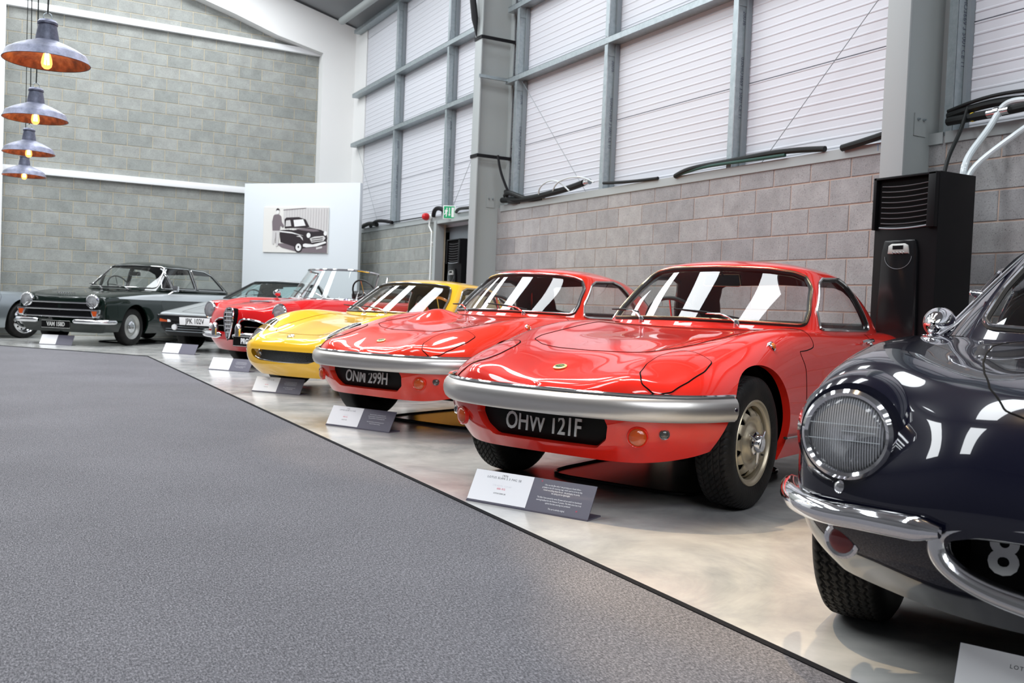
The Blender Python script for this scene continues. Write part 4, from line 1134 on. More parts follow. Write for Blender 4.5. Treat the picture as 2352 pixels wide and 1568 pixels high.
for k in (1, -1):
    c_ = Vector((k*.538, .140, .573)); d_ = Vector((k*.05, -1, .05))
    # swollen collar that blends lamp and wing
    MB().lathe([(.150, -.17), (.140, -.09), (.128, -.035), (.112, -.014), (.085, -.012)], 56, Mx(d_, c_)).build('lamp_cowl', MAT['paint_navy'], t)
    hl = headlamp(t, c_+d_.normalized()*.012, d_, .082, .014, .05)
    for dz, ln in ((-.012, .15), (.022, .146), (.008, .07)):
        MB().box(tuple(c_+d_.normalized()*.036+Vector((0 if ln > .1 else .03, 0, dz))), (ln, .0012, .0010)).build('lens_rib', MAT['grey_hose'], hl, smooth=False)
    roundlamp(t, 'side_lamp', (k*.547, .150, .452), (k*.30, -1, -.02), .021, MAT['chrome_soft'], .7, rim=.006)
    rl = roundlamp(t, 'red_reflector', (k*.550, .17, .332), (k*.22, -1, -.03), .030, MAT['red_lens'], .35, rim=.007)
    MB().lathe([(.042, -.10), (.039, -.01), (.030, -.004)], 24, Mx((k*.22, -1, -.03), (k*.550, .17, .332))).build('reflector_pod', MAT['paint_navy'], rl)
    # corner bumper: tapering half round chrome bar
    hp = [(.325, .022, .412), (.42, .050, .410), (.50, .085, .406), (.58, .130, .400), (.655, .205, .400), (.705, .300, .402), (.735, .400, .403), (.748, .46, .405)]
    path = curve_pts([(k*x, y, z) for x, y, z in hp], 44)
    if k > 0: path = path
    prof = [(-.012, -.024), (.006, -.032), (.022, -.026), (.032, -.008), (.031, .010), (.020, .024), (.004, .030), (-.012, .026)]
    pr = [((-u if k < 0 else u), v) for u, v in prof]
    # outward is +right of travel for k>0 travelling outwards
    V = []; F = []; n = len(path); m_ = len(prof)
    for i, p in enumerate(path):
        a = Vector(path[max(i-1, 0)]); b_ = Vector(path[min(i+1, n-1)]); tt = (b_-a); tt.z = 0; tt.normalize()
        o = Vector((tt.y, -tt.x, 0))*(1 if k > 0 else -1); e = i/(n-1); sc = .86*min(1, .45+e*9)*min(1, .30+(1-e)*4.5)
        for (u, v) in prof: V.append(Vector(p)+o*u*sc+Vector((0, 0, v*sc)))
    for i in range(n-1):
        for q in range(m_): F.append((i*m_+q, i*m_+(q+1) % m_, (i+1)*m_+(q+1) % m_, (i+1)*m_+q))
    F.append(tuple(range(m_))); F.append(tuple(len(V)-m_+i for i in range(m_)))
    MB().add(V, F).build('corner_bumper', MAT['chrome'], t, angle=50)
    # wing mirror on the fender
    mm = MB().lathe([(.004, -.082), (.020, -.072), (.038, -.040), (.050, .0), (.052, .018), (.048, .030), (.040, .032), (0, .030)], 32, Mx((0, 1, .05), (k*.59, 1.42, .828))).build('fender_mirror', MAT['chrome'], t)
    MB().lathe([(.05, 0), (.046, .008), (.016, .014), (.012, .035)], 20, Matrix.Translation((k*.59, 1.40, .779)) @ Matrix.Rotation(-pi/2, 4, 'Y')).build('mirror_foot', MAT['chrome'], mm)
    # windscreen pillar chrome
    MB().tube([(k*.575, 1.30, .785), (k*.545, 1.44, .83), (k*.465, 1.68, .97), (k*.395, 1.90, 1.085)], [.012, .012, .010, .010], 10, flat=.7).build('pillar_trim', MAT['chrome'], t)
    MB().lathe([(.012, 0), (.014, .02), (.008, .04), (0, .045)], 12, Mx((k, -.4, .2), (k*.49, 1.62, .93))).build('screen_clip', MAT['chrome'], t)
    MB().lathe([(.008, 0), (.007, .006), (0, .009)], 12, Mx((0, -.2, 1), (k*.40, .98, .773))).build('bonnet_stud', MAT['chrome'], t)
# oval grille surround
ell = lambda rx, rz, y, n=64: [(rx*cos(a), y+.10*(rx*cos(a))**2*1.6, .343+rz*sin(a)*(1 if abs(sin(a)) < .99 else 1)) for a in np.linspace(0, 2*pi, n+1)[:-1]]
gs = MB(); 
ring = [(.312, .060, .012), (.322, .072, -.012), (.336, .086, -.020), (.350, .098, -.014), (.360, .106, .004), (.362, .108, .03)]
V = []; F = []; n = 80
for rx, rz, dy in ring:
    for a in np.linspace(0, 2*pi, n+1)[:-1]:
        ca, sa = cos(a), sin(a); x = rx*np.sign(ca)*abs(ca)**.85; z = ((rz-.060)*1.3+.026 if sa > 0 else rz+.016)*np.sign(sa)*abs(sa)**.85
        V.append((x, dy+.018+x*x*.35, .385+z))
for i in range(len(ring)-1):
    for q in range(n): F.append((i*n+q, i*n+(q+1) % n, (i+1)*n+(q+1) % n, (i+1)*n+q))
MB().add(V, F).build('grille_surround', MAT['chrome_soft'], t, angle=60)
MB().box((0, .18, .35), (.70, .02, .20)).build('grille_back', MAT['black_matte'], t, smooth=False)
pl = plate(t, '8', (-.222, .115, .368), .12, .125, (1, 0, 0), (0, .02, 1), True, .122, .95, MAT['plate_white'], .003)
plate(t, 'HMO', (.06, .115, .368), .40, .125, (1, 0, 0), (0, .02, 1), True, .122, .82, MAT['plate_white'], .003)
steering_wheel(t, (-.28, 1.85, .80), .17)
tub(t, [(.52, 1.35), (.58, 1.8), (.58, 2.4), (.46, 2.9)], .22, .755)
MB().box((0, 1.42, .745), (1.0, .16, .06)).build('dashboard', MAT['black_plastic'], t, bevel=.02)
seat(t, (-.29, 2.0, .30), 'leather_red', .42); seat(t, (.29, 2.0, .30), 'leather_red', .42)
wiper(t, (-.16, 1.20, .80), (-.05, 1.31, .86), (0, -.02, .02), (1, .1, .12), .30)
wiper(t, (.20, 1.20, .80), (.34, 1.33, .86), (0, -.02, .02), (1, .2, .12), .30)
underbody(t, [(.20, .5), (.5, .5), (.60, 1.1), (.62, 2.5), (.4, 3.3)], .21)
MB().tube([(-.55, .76, .26), (.55, .76, .26)], .03, 8).build('front_axle', MAT['black_plastic'], t)

# ------------------------------------------------------------------ yellow coupe
YEL = [
 [(0,.075,.480),(0,.065,.470),(0,.056,.458),(0,.050,.445),(0,.045,.428),(0,.042,.392),(0,.060,.270),(0,.14,.165)],
 [(0,.12,.495),(.12,.105,.490),(.20,.09,.478),(.27,.075,.462),(.32,.066,.438),(.335,.062,.392),(.325,.085,.270),(.29,.17,.165)],
 [(0,.21,.518),(.17,.20,.513),(.29,.175,.512),(.40,.15,.510),(.49,.138,.458),(.515,.135,.392),(.50,.155,.270),(.45,.24,.170)],
 [(0,.34,.548),(.19,.33,.543),(.32,.31,.555),(.45,.285,.575),(.575,.262,.500),(.61,.255,.395),(.595,.27,.275),(.54,.34,.18)],
 [(0,.50,.585),(.21,.49,.582),(.35,.47,.602),(.49,.445,.645),(.625,.42,.560),(.672,.41,.41),(.655,.42,.29),(.60,.47,.20)],
 [(0,.72,.625),(.23,.71,.625),(.38,.70,.652),(.52,.68,.708),(.66,.66,.62),(.70,.65,.43),(.685,.65,.29),(.63,.67,.19)],
 [(0,1.0,.662),(.25,1.0,.664),(.40,.99,.692),(.545,.98,.738),(.675,.96,.645),(.712,.95,.44),(.70,.95,.29),(.64,.96,.16)],
 [(0,1.35,.715),(.27,1.35,.712),(.43,1.34,.712),(.57,1.33,.722),(.675,1.32,.64),(.70,1.32,.45),(.69,1.32,.29),(.64,1.32,.15)],
 [(0,1.8,.72),(.27,1.8,.718),(.45,1.8,.712),(.59,1.8,.705),(.675,1.8,.64),(.70,1.8,.45),(.69,1.8,.29),(.64,1.8,.15)],
 [(0,2.5,.73),(.27,2.5,.728),(.45,2.5,.722),(.59,2.5,.715),(.68,2.5,.65),(.71,2.5,.47),(.70,2.5,.3),(.65,2.5,.17)],
 [(0,3.1,.74),(.27,3.1,.738),(.44,3.1,.732),(.58,3.1,.722),(.67,3.1,.66),(.71,3.1,.48),(.70,3.1,.31),(.65,3.1,.19)],
 [(0,3.6,.70),(.24,3.6,.698),(.38,3.59,.69),(.50,3.57,.67),(.58,3.55,.61),(.62,3.53,.48),(.60,3.53,.34),(.55,3.5,.24)],
 [(0,3.82,.62),(0,3.83,.61),(0,3.84,.60),(0,3.845,.58),(0,3.85,.55),(0,3.85,.48),(0,3.82,.36),(0,3.76,.27)]]
YEL_TOP = [
 [(0,1.24,.70),(.34,1.30,.70),(.60,1.47,.695),(.635,1.68,.69),(.635,2.1,.69),(.625,2.6,.69),(.58,3.15,.70),(.34,3.5,.705),(0,3.56,.705)],
 [(0,1.48,.86),(.32,1.54,.858),(.545,1.70,.85),(.58,1.84,.85),(.585,2.1,.85),(.575,2.55,.85),(.50,2.95,.85),(.30,3.15,.85),(0,3.2,.85)],
 [(0,1.72,1.01),(.29,1.78,1.008),(.475,1.91,1.0),(.505,2.0,.995),(.515,2.15,.995),(.50,2.45,.99),(.42,2.72,.98),(.26,2.84,.98),(0,2.86,.98)],
 [(0,1.82,1.052),(.26,1.87,1.05),(.41,1.97,1.045),(.44,2.04,1.042),(.445,2.16,1.042),(.43,2.38,1.038),(.35,2.56,1.028),(.2,2.65,1.025),(0,2.66,1.025)],
 [(0,1.98,1.075),(.15,2.0,1.074),(.22,2.06,1.072),(.24,2.1,1.072),(.24,2.17,1.072),(.23,2.28,1.068),(.19,2.38,1.062),(.12,2.43,1.06),(0,2.44,1.06)],
 [(0,2.1,1.08),(0,2.11,1.08),(0,2.13,1.08),(0,2.15,1.08),(0,2.18,1.08),(0,2.22,1.079),(0,2.26,1.077),(0,2.3,1.076),(0,2.32,1.075)]]
t = car_root('yellow_coupe', (2.053, 7.952), 59.8, 'bright yellow coupe with glass covered headlamps and wide black mesh intake')
LC = [(.425, .105), (.385, .20), (.385, .33), (.43, .43), (.50, .46), (.575, .42), (.60, .32), (.575, .21), (.50, .12)]
shell(t, dict(paint='paint_yellow', body=YEL, top=YEL_TOP, yf=.78, yr=3.0, zw=.285, arch=.33, track=.60, R=.285, rr=.18, style='plain',
  ysplit=1.99, ws=[(-.01, .735), (.35, .735), (.565, .735), (.575, .75), (.52, .88), (.455, .98), (.42, 1.005), (.30, 1.02), (-.01, 1.03)],
  sw=[[(1.66, .725), (1.95, .97), (2.05, 1.0), (2.40, 1.0), (2.50, .97), (2.56, .725)], [(2.63, .725), (2.58, .95), (2.72, .90), (2.98, .73)]],
  rw=[(-.01, .76), (.40, .76), (.34, .94), (-.01, .97)],
  cuts=[(None, [0, 2], [(-.01, .385), (-.01, .282), (.28, .290), (.36, .315), (.395, .352), (.385, .382), (.35, .385)], lambda V: V[:, 1]-.5, None, None),
        ('*headlamp_cover', [0, 1], LC, lambda V: .36-V[:, 2], 'lens_glass', 'chrome_soft'),
        ('bonnet', [0, 1], [(-.01, .24), (.30, .27), (.345, .34), (.36, .55), (.42, 1.10), (.38, 1.22), (-.01, 1.19)], lambda V: .48-V[:, 2], None, 'black_matte'),
        ('door', [1, 2], [(1.50, .28), (1.50, .715), (2.58, .715), (2.58, .28)], lambda V: .4-np.abs(V[:, 0]), None, 'black_matte')]))
mg = MB()
for i in range(60):
    for sg in (1, -1):
        x = -.42+.84*i/59; mg.tube([(x-.05*sg, .10+x*x*.4, .275), (x+.05*sg, .101+x*x*.4, .39)], .0013, 4)
mg.build('mesh_grille', MAT['steel_grey_dark'], t)
MB().box((0, .22, .335), (.84, .02, .14)).build('intake_back', MAT['black_matte'], t, smooth=False)
for zz in (.288, .389):
    hw = .375 if zz < .3 else .385
    P = [(x, .062+.42*abs(x)**2.2, zz+(.030*(abs(x)/.38)**4 if zz < .3 else 0)) for x in np.linspace(-hw, hw, 40)]
    MB().tube(P, .0055, 8).build('intake_trim', MAT['chrome_soft'], t)
for k in (1, -1):
    roundlamp(t, 'side_lamp', (k*.345, .125, .352), (k*.2, -1, 0), .022, MAT['chrome_soft'], .5)
    MB().lathe([(.14, -.02), (.13, 0), (.075, -.03), (0, -.05)], 32, Mx((k*.1, -1, .25), (k*.485, .29, .465))).build('headlamp_bowl', MAT['paint_yellow'], t)
    hl = headlamp(t, (k*.485, .255, .475), (k*.1, -1, .12), .070, .012, .05)
roundlamp(t, 'nose_badge', (0, .15, .508), (0, -.4, 1), .028, MAT['badge_yellow'], .12)
steering_wheel(t, (.29, 1.93, .735), .185, mat='wood', tube=.014)
tub(t, [(.56, 1.35), (.58, 1.8), (.58, 2.8), (.5, 3.3)], .2, .69)
MB().box((0, 1.62, .675), (1.1, .22, .05)).build('dashboard', MAT['black_plastic'], t, bevel=.02)
seat(t, (-.29, 2.35, .25), 'leather_red', .50); seat(t, (.29, 2.35, .25), 'leather_red', .50)
wiper(t, (-.10, 1.215, .735), (-.36, 1.36, .78), (0, -.01, .02), (-1, .2, .1), .32); wiper(t, (.16, 1.215, .735), (-.10, 1.32, .775), (0, -.01, .02), (-1, .1, .1), .32)
underbody(t, [(.20, .5), (.5, .5), (.60, 1.1), (.62, 2.5), (.4, 3.4)], .18)
# ------------------------------------------------------------------ red open roadster
ALFA = [
 [(0,.05,.700),(0,.04,.688),(0,.03,.670),(0,.02,.640),(0,.012,.58),(0,.008,.47),(0,.03,.32),(0,.12,.20)],
 [(0,.12,.735),(.14,.11,.722),(.23,.10,.700),(.31,.095,.675),(.37,.095,.60),(.38,.090,.47),(.36,.11,.32),(.32,.19,.20)],
 [(0,.24,.760),(.18,.23,.748),(.31,.21,.728),(.44,.175,.725),(.545,.16,.63),(.565,.15,.47),(.55,.17,.33),(.50,.25,.205)],
 [(0,.38,.782),(.20,.37,.770),(.34,.35,.752),(.50,.28,.772),(.66,.26,.66),(.69,.25,.48),(.67,.26,.34),(.62,.32,.22)],
 [(0,.56,.800),(.22,.55,.790),(.37,.53,.775),(.54,.48,.812),(.71,.45,.69),(.745,.44,.49),(.73,.44,.35),(.68,.46,.24)],
 [(0,.80,.818),(.24,.79,.810),(.39,.77,.800),(.57,.74,.835),(.725,.72,.71),(.765,.71,.50),(.75,.71,.34),(.70,.71,.20)],
 [(0,1.1,.838),(.26,1.1,.832),(.42,1.09,.820),(.58,1.08,.838),(.73,1.07,.72),(.765,1.06,.50),(.755,1.06,.33),(.71,1.06,.19)],
 [(0,1.4,.858),(.27,1.4,.852),(.44,1.4,.842),(.60,1.4,.836),(.725,1.4,.74),(.755,1.4,.52),(.75,1.4,.33),(.71,1.4,.18)],
 [(0,1.9,.86),(.27,1.9,.858),(.44,1.9,.85),(.60,1.9,.835),(.72,1.9,.75),(.75,1.9,.53),(.745,1.9,.33),(.71,1.9,.18)],
 [(0,2.6,.86),(.27,2.6,.858),(.44,2.6,.85),(.60,2.6,.835),(.72,2.6,.75),(.76,2.6,.53),(.75,2.6,.33),(.71,2.6,.19)],
 [(0,3.05,.84),(.26,3.05,.838),(.42,3.05,.83),(.56,3.05,.81),(.68,3.05,.72),(.73,3.05,.52),(.71,3.05,.34),(.66,3.05,.22)],
 [(0,3.38,.76),(.20,3.38,.755),(.33,3.37,.745),(.44,3.35,.72),(.53,3.33,.65),(.57,3.32,.5),(.55,3.3,.36),(.5,3.28,.26)],
 [(0,3.48,.68),(0,3.485,.67),(0,3.49,.65),(0,3.495,.62),(0,3.50,.57),(0,3.50,.49),(0,3.47,.37),(0,3.42,.28)]]
t = car_root('red_roadster', (2.338, 11.125), 61.9, 'open red roadster with chrome shield grille and wraparound windscreen')
shell(t, dict(paint='paint_alfa', body=ALFA, yf=.80, yr=2.85, zw=.30, arch=.33, track=.635, R=.30, rr=.195, style='hubcap',
  cuts=[(None, [0, 2], [(.10, .535), (.115, .44), (.16, .415), (.46, .425), (.50, .47), (.40, .535), (.25, .565), (.14, .565)], lambda V: V[:, 1]-.5, None, None),
        (None, [0, 1], [(-.01, 1.52), (.40, 1.55), (.55, 1.66), (.60, 1.85), (.60, 2.25), (.50, 2.42), (-.01, 2.45)], lambda V: .6-V[:, 2], None, None),
        ('bonnet', [0, 1], [(-.01, .30), (.22, .32), (.33, .42), (.40, .75), (.43, 1.30), (-.01, 1.34)], lambda V: .6-V[:, 2], None, 'black_matte'),
        ('door', [1, 2], [(1.55, .30), (1.55, .80), (2.40, .80), (2.40, .30)], lambda V: .4-np.abs(V[:, 0]), None, 'black_matte')]))
# shield grille
sh = [(0, .700), (.045, .690), (.066, .640), (.062, .56), (.045, .46), (.020, .37), (0, .335)]
ring = [(x, z) for x, z in sh]+[(-x, z) for x, z in sh[-2:0:-1]]
gy = lambda z: -.055+.10*max(0, (z-.60))*1.5
MB().tube([(x*1.1, gy(z), z) for x, z in ring], .011, 8, closed=True).build('grille_shield', MAT['chrome'], t)
gb = MB().prism([(x, z) for x, z in ring], -.045, .08, axis=1).build('grille_back', MAT['black_matte'], t, smooth=False)
mb = MB()
for z in (.42, .465, .51, .555, .60, .645):
    hw = float(np.interp(z, [.335, .37, .46, .56, .64, .70], [0, .020, .045, .062, .066, .03])); mb.tube([(-hw, gy(z)-.002, z), (hw, gy(z)-.002, z)], .0055, 6)
for x in (-.038, -.013, .013, .038):
    z0 = float(np.interp(abs(x), [0, .02, .045, .066], [.34, .375, .465, .6])); mb.tube([(x, gy(.4)-.002, z0), (x, gy(.66)-.002, .675)], .0038, 6)
mb.build('grille_bars', MAT['silver_bar'], gb)
for k in (1, -1):
    P = [(k*.095, .02, .45), (k*.10, .015, .54), (k*.15, .02, .575), (k*.26, .04, .575), (k*.40, .10, .545), (k*.50, .15, .50)]
    MB().tube([tuple(q) for q in sample(P, np.linspace(0, 5, 30))], .011, 8).build('grille_eyebrow', MAT['chrome'], t)
    MB().box((k*.30, .20, .49), (.45, .02, .19)).build('side_grille_back', MAT['black_matte'], t, smooth=False)
    MB().tube([(k*.12, .08, .49), (k*.48, .14, .485)], .005, 6).build('side_grille_bar', MAT['chrome_soft'], t)
    c_ = Vector((k*.595, .165, .665)); d_ = Vector((k*.06, -1, .02))
    MB().lathe([(.130, -.22), (.118, -.08), (.108, -.01)], 40, Mx(d_, c_)).build('lamp_cowl', MAT['paint_alfa'], t)
    headlamp(t, c_, d_, .088, .014, .05)
    roundlamp(t, 'side_lamp', (k*.50, .10, .475), (k*.2, -1, 0), .030, MAT['reflector'], .6, rim=.004)
    hp = [(.10, -.065, .385), (.25, -.045, .388), (.40, .0, .390), (.55, .07, .392), (.68, .18, .394), (.755, .32, .395), (.775, .44, .396)]
    path = curve_pts([(k*x, y, z) for x, y, z in hp], 36); V = []; F = []; prof = [(-.01, -.035), (.015, -.040), (.032, -.015), (.030, .02), (.012, .036), (-.01, .036)]; m_ = len(prof); n = len(path)
    for i, p in enumerate(path):
        a = Vector(path[max(i-1, 0)]); b_ = Vector(path[min(i+1, n-1)]); tt = (b_-a); tt.z = 0; tt.normalize(); o = Vector((tt.y, -tt.x, 0))*k; e = i/(n-1); sc = min(1, .4+e*8)*min(1, .3+(1-e)*6)
        for u, v in prof: V.append(Vector(p)+o*u*sc+Vector((0, 0, v*sc)))
    for i in range(n-1):
        for q in range(m_): F.append((i*m_+q, i*m_+(q+1) % m_, (i+1)*m_+(q+1) % m_, (i+1)*m_+q))
    F.append(tuple(range(m_))); F.append(tuple(len(V)-m_+i for i in range(m_)))
    bb = MB().add(V, F).build('half_bumper', MAT['chrome'], t, angle=50)
    MB().lathe([(.040, -.05), (.040, .04), (.034, .075), (.018, .095), (0, .10)], 20, Matrix.Translation((k*.20, -.075, .43)) @ Matrix.Rotation(-pi/2, 4, 'Y')).build('overrider', MAT['chrome'], bb)
plate(t, 'PRO 71', (.36, -.075, .33), .44, .12, (1, .10, 0), (0, 0, 1), True, .085, .75, MAT['plate_white'], .003, border=True)
# windscreen: frame plus glass
def screen(parent, w0, w1, y0, y1, z0, z1, bow, side, frame='chrome', glassm='glass', fr=.014):
    G = np.zeros((16, 41, 3))
    for i in range(16):
        u = i/15
        for j in range(41):
            v = j/20-1; x = (w0+(w1-w0)*u)*sin(v*pi/2*.98)
            y = (y0+(y1-y0)*u)+(bow*(1-cos(v*pi/2*.98))+side*abs(v)**6); z = z0+(z1-z0)*u*(1-.10*abs(v)**4)
            G[i, j] = (x, y, z)
    s = Surf.grid(G)
    if s.D[:, 4].mean() > 0: s = Surf.grid(G, flip=True)
    g = s.build('windscreen', MAT[glassm], parent)
    ring = [tuple(p) for p in G[0]]+[tuple(p) for p in G[1:, -1]]+[tuple(p) for p in G[-1, ::-1][1:]]+[tuple(p) for p in G[::-1, 0][1:-1]]
    MB().tube(ring, fr, 8, closed=True).build('screen_frame', MAT[frame], g)
screen(t, .65, .54, 1.24, 1.48, .845, 1.225, .28, .12)
for k in (1, -1):
    MB().tube([(k*.66, 1.76, .84), (k*.64, 1.90, 1.02), (k*.62, 1.96, 1.16)], .010, 8).build('quarter_light_post', MAT['chrome'], t)
    if k > 0: continue
    mm = MB().lathe([(0, -.055), (.025, -.045), (.045, 0), (.045, .02), (0, .022)], 20, Mx((0, 1, 0), (k*.56, 1.18, .905))).build('fender_mirror', MAT['chrome'], t)
    MB().tube([(k*.56, 1.18, .88), (k*.57, 1.19, .82)], .008, 8).build('mirror_stalk', MAT['chrome'], mm)
steering_wheel(t, (.33, 1.86, .93), .20, tube=.011)
tub(t, [(.40, 1.55), (.58, 1.72), (.60, 2.25), (.48, 2.45)], .25, .845)
seat(t, (-.32, 2.1, .42), 'leather_black', .46); seat(t, (.32, 2.1, .42), 'leather_black', .46)
MB().tube([(x, 2.62+.10*cos(x*2), .90+.05*cos(x*2.2)) for x in np.linspace(-.6, .6, 20)], .07, 10).build('folded_hood', MAT['leather_black'], t)
MB().box((0, .42, .790), (.34, .05, .012), M=Matrix.Rotation(.08, 3, 'X')).build('bonnet_scoop_trim', MAT['chrome'], t)
wiper(t, (-.25, 1.30, .87), (-.50, 1.48, .93), (0, -.02, .02), (-1, .4, .15), .28); wiper(t, (.15, 1.27, .87), (-.10, 1.32, .93), (0, -.02, .02), (-1, .05, .15), .28)
underbody(t, [(.20, .5), (.5, .5), (.60, 1.2), (.62, 2.5), (.4, 3.4)], .2)

# ------------------------------------------------------------------ silver wedge coupe
WED = [
 [(0,.05,.560),(0,.045,.558),(0,.04,.556),(0,.035,.553),(0,.03,.545),(0,.03,.47),(0,.06,.34),(0,.14,.235)],
 [(0,.10,.566),(.16,.085,.565),(.28,.075,.563),(.38,.07,.560),(.45,.068,.548),(.455,.068,.47),(.45,.10,.34),(.42,.17,.235)],
 [(0,.20,.580),(.22,.16,.578),(.38,.14,.575),(.54,.12,.572),(.68,.115,.556),(.69,.115,.47),(.68,.14,.34),(.63,.21,.235)],
 [(0,.35,.605),(.24,.32,.604),(.42,.29,.600),(.60,.26,.598),(.755,.235,.570),(.765,.235,.47),(.75,.25,.34),(.70,.30,.235)],
 [(0,.60,.65),(.25,.58,.648),(.44,.56,.644),(.62,.54,.648),(.765,.52,.605),(.78,.52,.48),(.765,.52,.34),(.71,.54,.23)],
 [(0,.95,.71),(.25,.94,.708),(.45,.93,.704),(.63,.92,.712),(.765,.91,.655),(.785,.91,.5),(.77,.91,.34),(.72,.92,.2)],
 [(0,1.35,.775),(.26,1.35,.772),(.46,1.35,.768),(.64,1.35,.768),(.76,1.35,.70),(.78,1.35,.52),(.77,1.35,.34),(.72,1.35,.19)],
 [(0,1.9,.80),(.26,1.9,.80),(.46,1.9,.80),(.64,1.9,.798),(.755,1.9,.74),(.78,1.9,.54),(.77,1.9,.34),(.72,1.9,.19)],
 [(0,2.7,.85),(.26,2.7,.85),(.46,2.7,.85),(.64,2.7,.845),(.75,2.7,.78),(.785,2.7,.56),(.77,2.7,.34),(.72,2.7,.2)],
 [(0,3.4,.86),(.26,3.4,.86),(.46,3.4,.86),(.63,3.4,.85),(.73,3.4,.78),(.77,3.4,.56),(.75,3.4,.36),(.7,3.4,.24)],
 [(0,3.82,.84),(.26,3.82,.84),(.42,3.82,.84),(.56,3.81,.83),(.65,3.8,.76),(.69,3.79,.56),(.67,3.78,.4),(.62,3.77,.28)],
 [(0,3.86,.83),(0,3.865,.82),(0,3.87,.81),(0,3.875,.79),(0,3.88,.74),(0,3.88,.56),(0,3.87,.4),(0,3.84,.3)]]
WED_TOP = [
 [(0,1.20,.76),(.36,1.26,.76),(.64,1.42,.755),(.70,1.7,.76),(.70,2.1,.77),(.69,2.5,.78),(.62,2.95,.80),(.36,3.05,.80),(0,3.08,.80)],
 [(0,1.62,.93),(.33,1.67,.93),(.575,1.82,.925),(.62,2.0,.93),(.625,2.2,.93),(.61,2.5,.93),(.55,2.8,.93),(.32,2.88,.93),(0,2.9,.93)],
 [(0,2.03,1.09),(.30,2.07,1.088),(.50,2.18,1.08),(.535,2.28,1.08),(.54,2.38,1.08),(.53,2.52,1.08),(.47,2.66,1.07),(.28,2.72,1.07),(0,2.73,1.07)],
 [(0,2.14,1.125),(.26,2.17,1.123),(.42,2.25,1.118),(.45,2.32,1.117),(.455,2.40,1.117),(.44,2.5,1.115),(.37,2.58,1.11),(.2,2.62,1.11),(0,2.63,1.11)],
 [(0,2.26,1.14),(.15,2.27,1.139),(.22,2.31,1.138),(.24,2.35,1.138),(.24,2.40,1.138),(.23,2.45,1.137),(.19,2.5,1.135),(.12,2.53,1.134),(0,2.54,1.134)],
 [(0,2.36,1.142),(0,2.365,1.142),(0,2.37,1.142),(0,2.38,1.142),(0,2.40,1.142),(0,2.42,1.142),(0,2.44,1.141),(0,2.46,1.14),(0,2.47,1.14)]]
t = car_root('silver_wedge_coupe', (2.458, 14.063), 46.0, 'low silver wedge shaped coupe with black bumper and number plate JPK 102V')
shell(t, dict(paint='paint_wedge', body=WED, top=WED_TOP, yf=.80, yr=3.05, zw=.29, arch=.33, track=.66, R=.29, rr=.18, style='plain', glass='glass_tint', trim='rubber_seal',
  ysplit=2.2, ws=[(-.01, .80), (.40, .80), (.60, .80), (.61, .815), (.53, .96), (.485, 1.07), (.44, 1.088), (-.01, 1.10)],
  sw=[[(1.72, .80), (2.22, 1.07), (2.48, 1.08), (2.56, .82)]], rw=[(-.01, .84), (.45, .84), (.40, 1.04), (-.01, 1.06)],
  cuts=[('black_nose_panel', [0, 2], [(-.01, .525), (-.01, .2), (.9, .2), (.9, .525)], lambda V: V[:, 1]-.42, 'black_plastic', None),
        ('bonnet', [0, 1], [(-.01, .16), (.40, .20), (.44, .40), (.50, 1.2), (-.01, 1.18)], lambda V: .5-V[:, 2], None, 'black_matte'),
        ('door', [1, 2], [(1.45, .3), (1.45, .76), (2.6, .80), (2.6, .3)], lambda V: .4-np.abs(V[:, 0]), None, 'black_matte')]))
path = curve_pts(mirror_path([(0, .03, .50), (.3, .05, .50), (.52, .075, .50), (.68, .10, .50), (.755, .20, .50), (.78, .40, .50)]), 60)
V, F = ribbon(path, [(0, -.045), (.03, -.045), (.045, -.02), (.045, .02), (.03, .035), (0, .035)]); b_ = MB().add(V, F).build('bumper', MAT['black_plastic'], t, angle=40)
V, F = ribbon([(x, y, z+.03) for x, y, z in path], [(.035, -.008), (.047, -.006), (.047, .006), (.035, .010)]); MB().add(V, F).build('bumper_trim', MAT['chrome_soft'], b_)
plate(t, 'JPK 102V', (-.02, -.012, .455), .52, .111, (1, 0, 0), (0, -.10, 1), False, .105, .78, MAT['plate_black'], .001)
for k in (1, -1):
    MB().box((k*.60, .055, .455), (.13, .02, .045)).build('indicator_lamp', MAT['amber_dim'], t, bevel=.004)
    MB().box((k*.50, .045, .455), (.05, .02, .045)).build('side_lamp', MAT['plate_white'], t, bevel=.004)
    MB().lathe([(.045, 0), (.040, .02), (0, .03)], 20, Mx((0, -1, 0), (k*.42, .07, .36))).build('fog_lamp', MAT['reflector'], t)
mb = MB()
for z in (.30, .335, .37, .405): mb.tube([(-.62, .13, z), (-.3, .055, z), (.3, .055, z), (.62, .13, z)], .006, 6)
mb.build('spoiler_grille', MAT['steel_grey_dark'], t)
steering_wheel(t, (-.33, 2.0, .80), .18); tub(t, [(.60, 1.4), (.64, 1.8), (.64, 2.6), (.5, 2.9)], .22, .76)
seat(t, (-.32, 2.45, .26)); seat(t, (.32, 2.45, .26)); mirror_inside(t, (0, 2.10, 1.03), 'black_plastic')
wiper(t, (-.2, 1.22, .80), (.02, 1.40, .87), (0, -.01, .02), (1, .15, .1), .4); underbody(t, [(.20, .5), (.5, .5), (.60, 1.2), (.62, 2.5), (.4, 3.4)], .22)

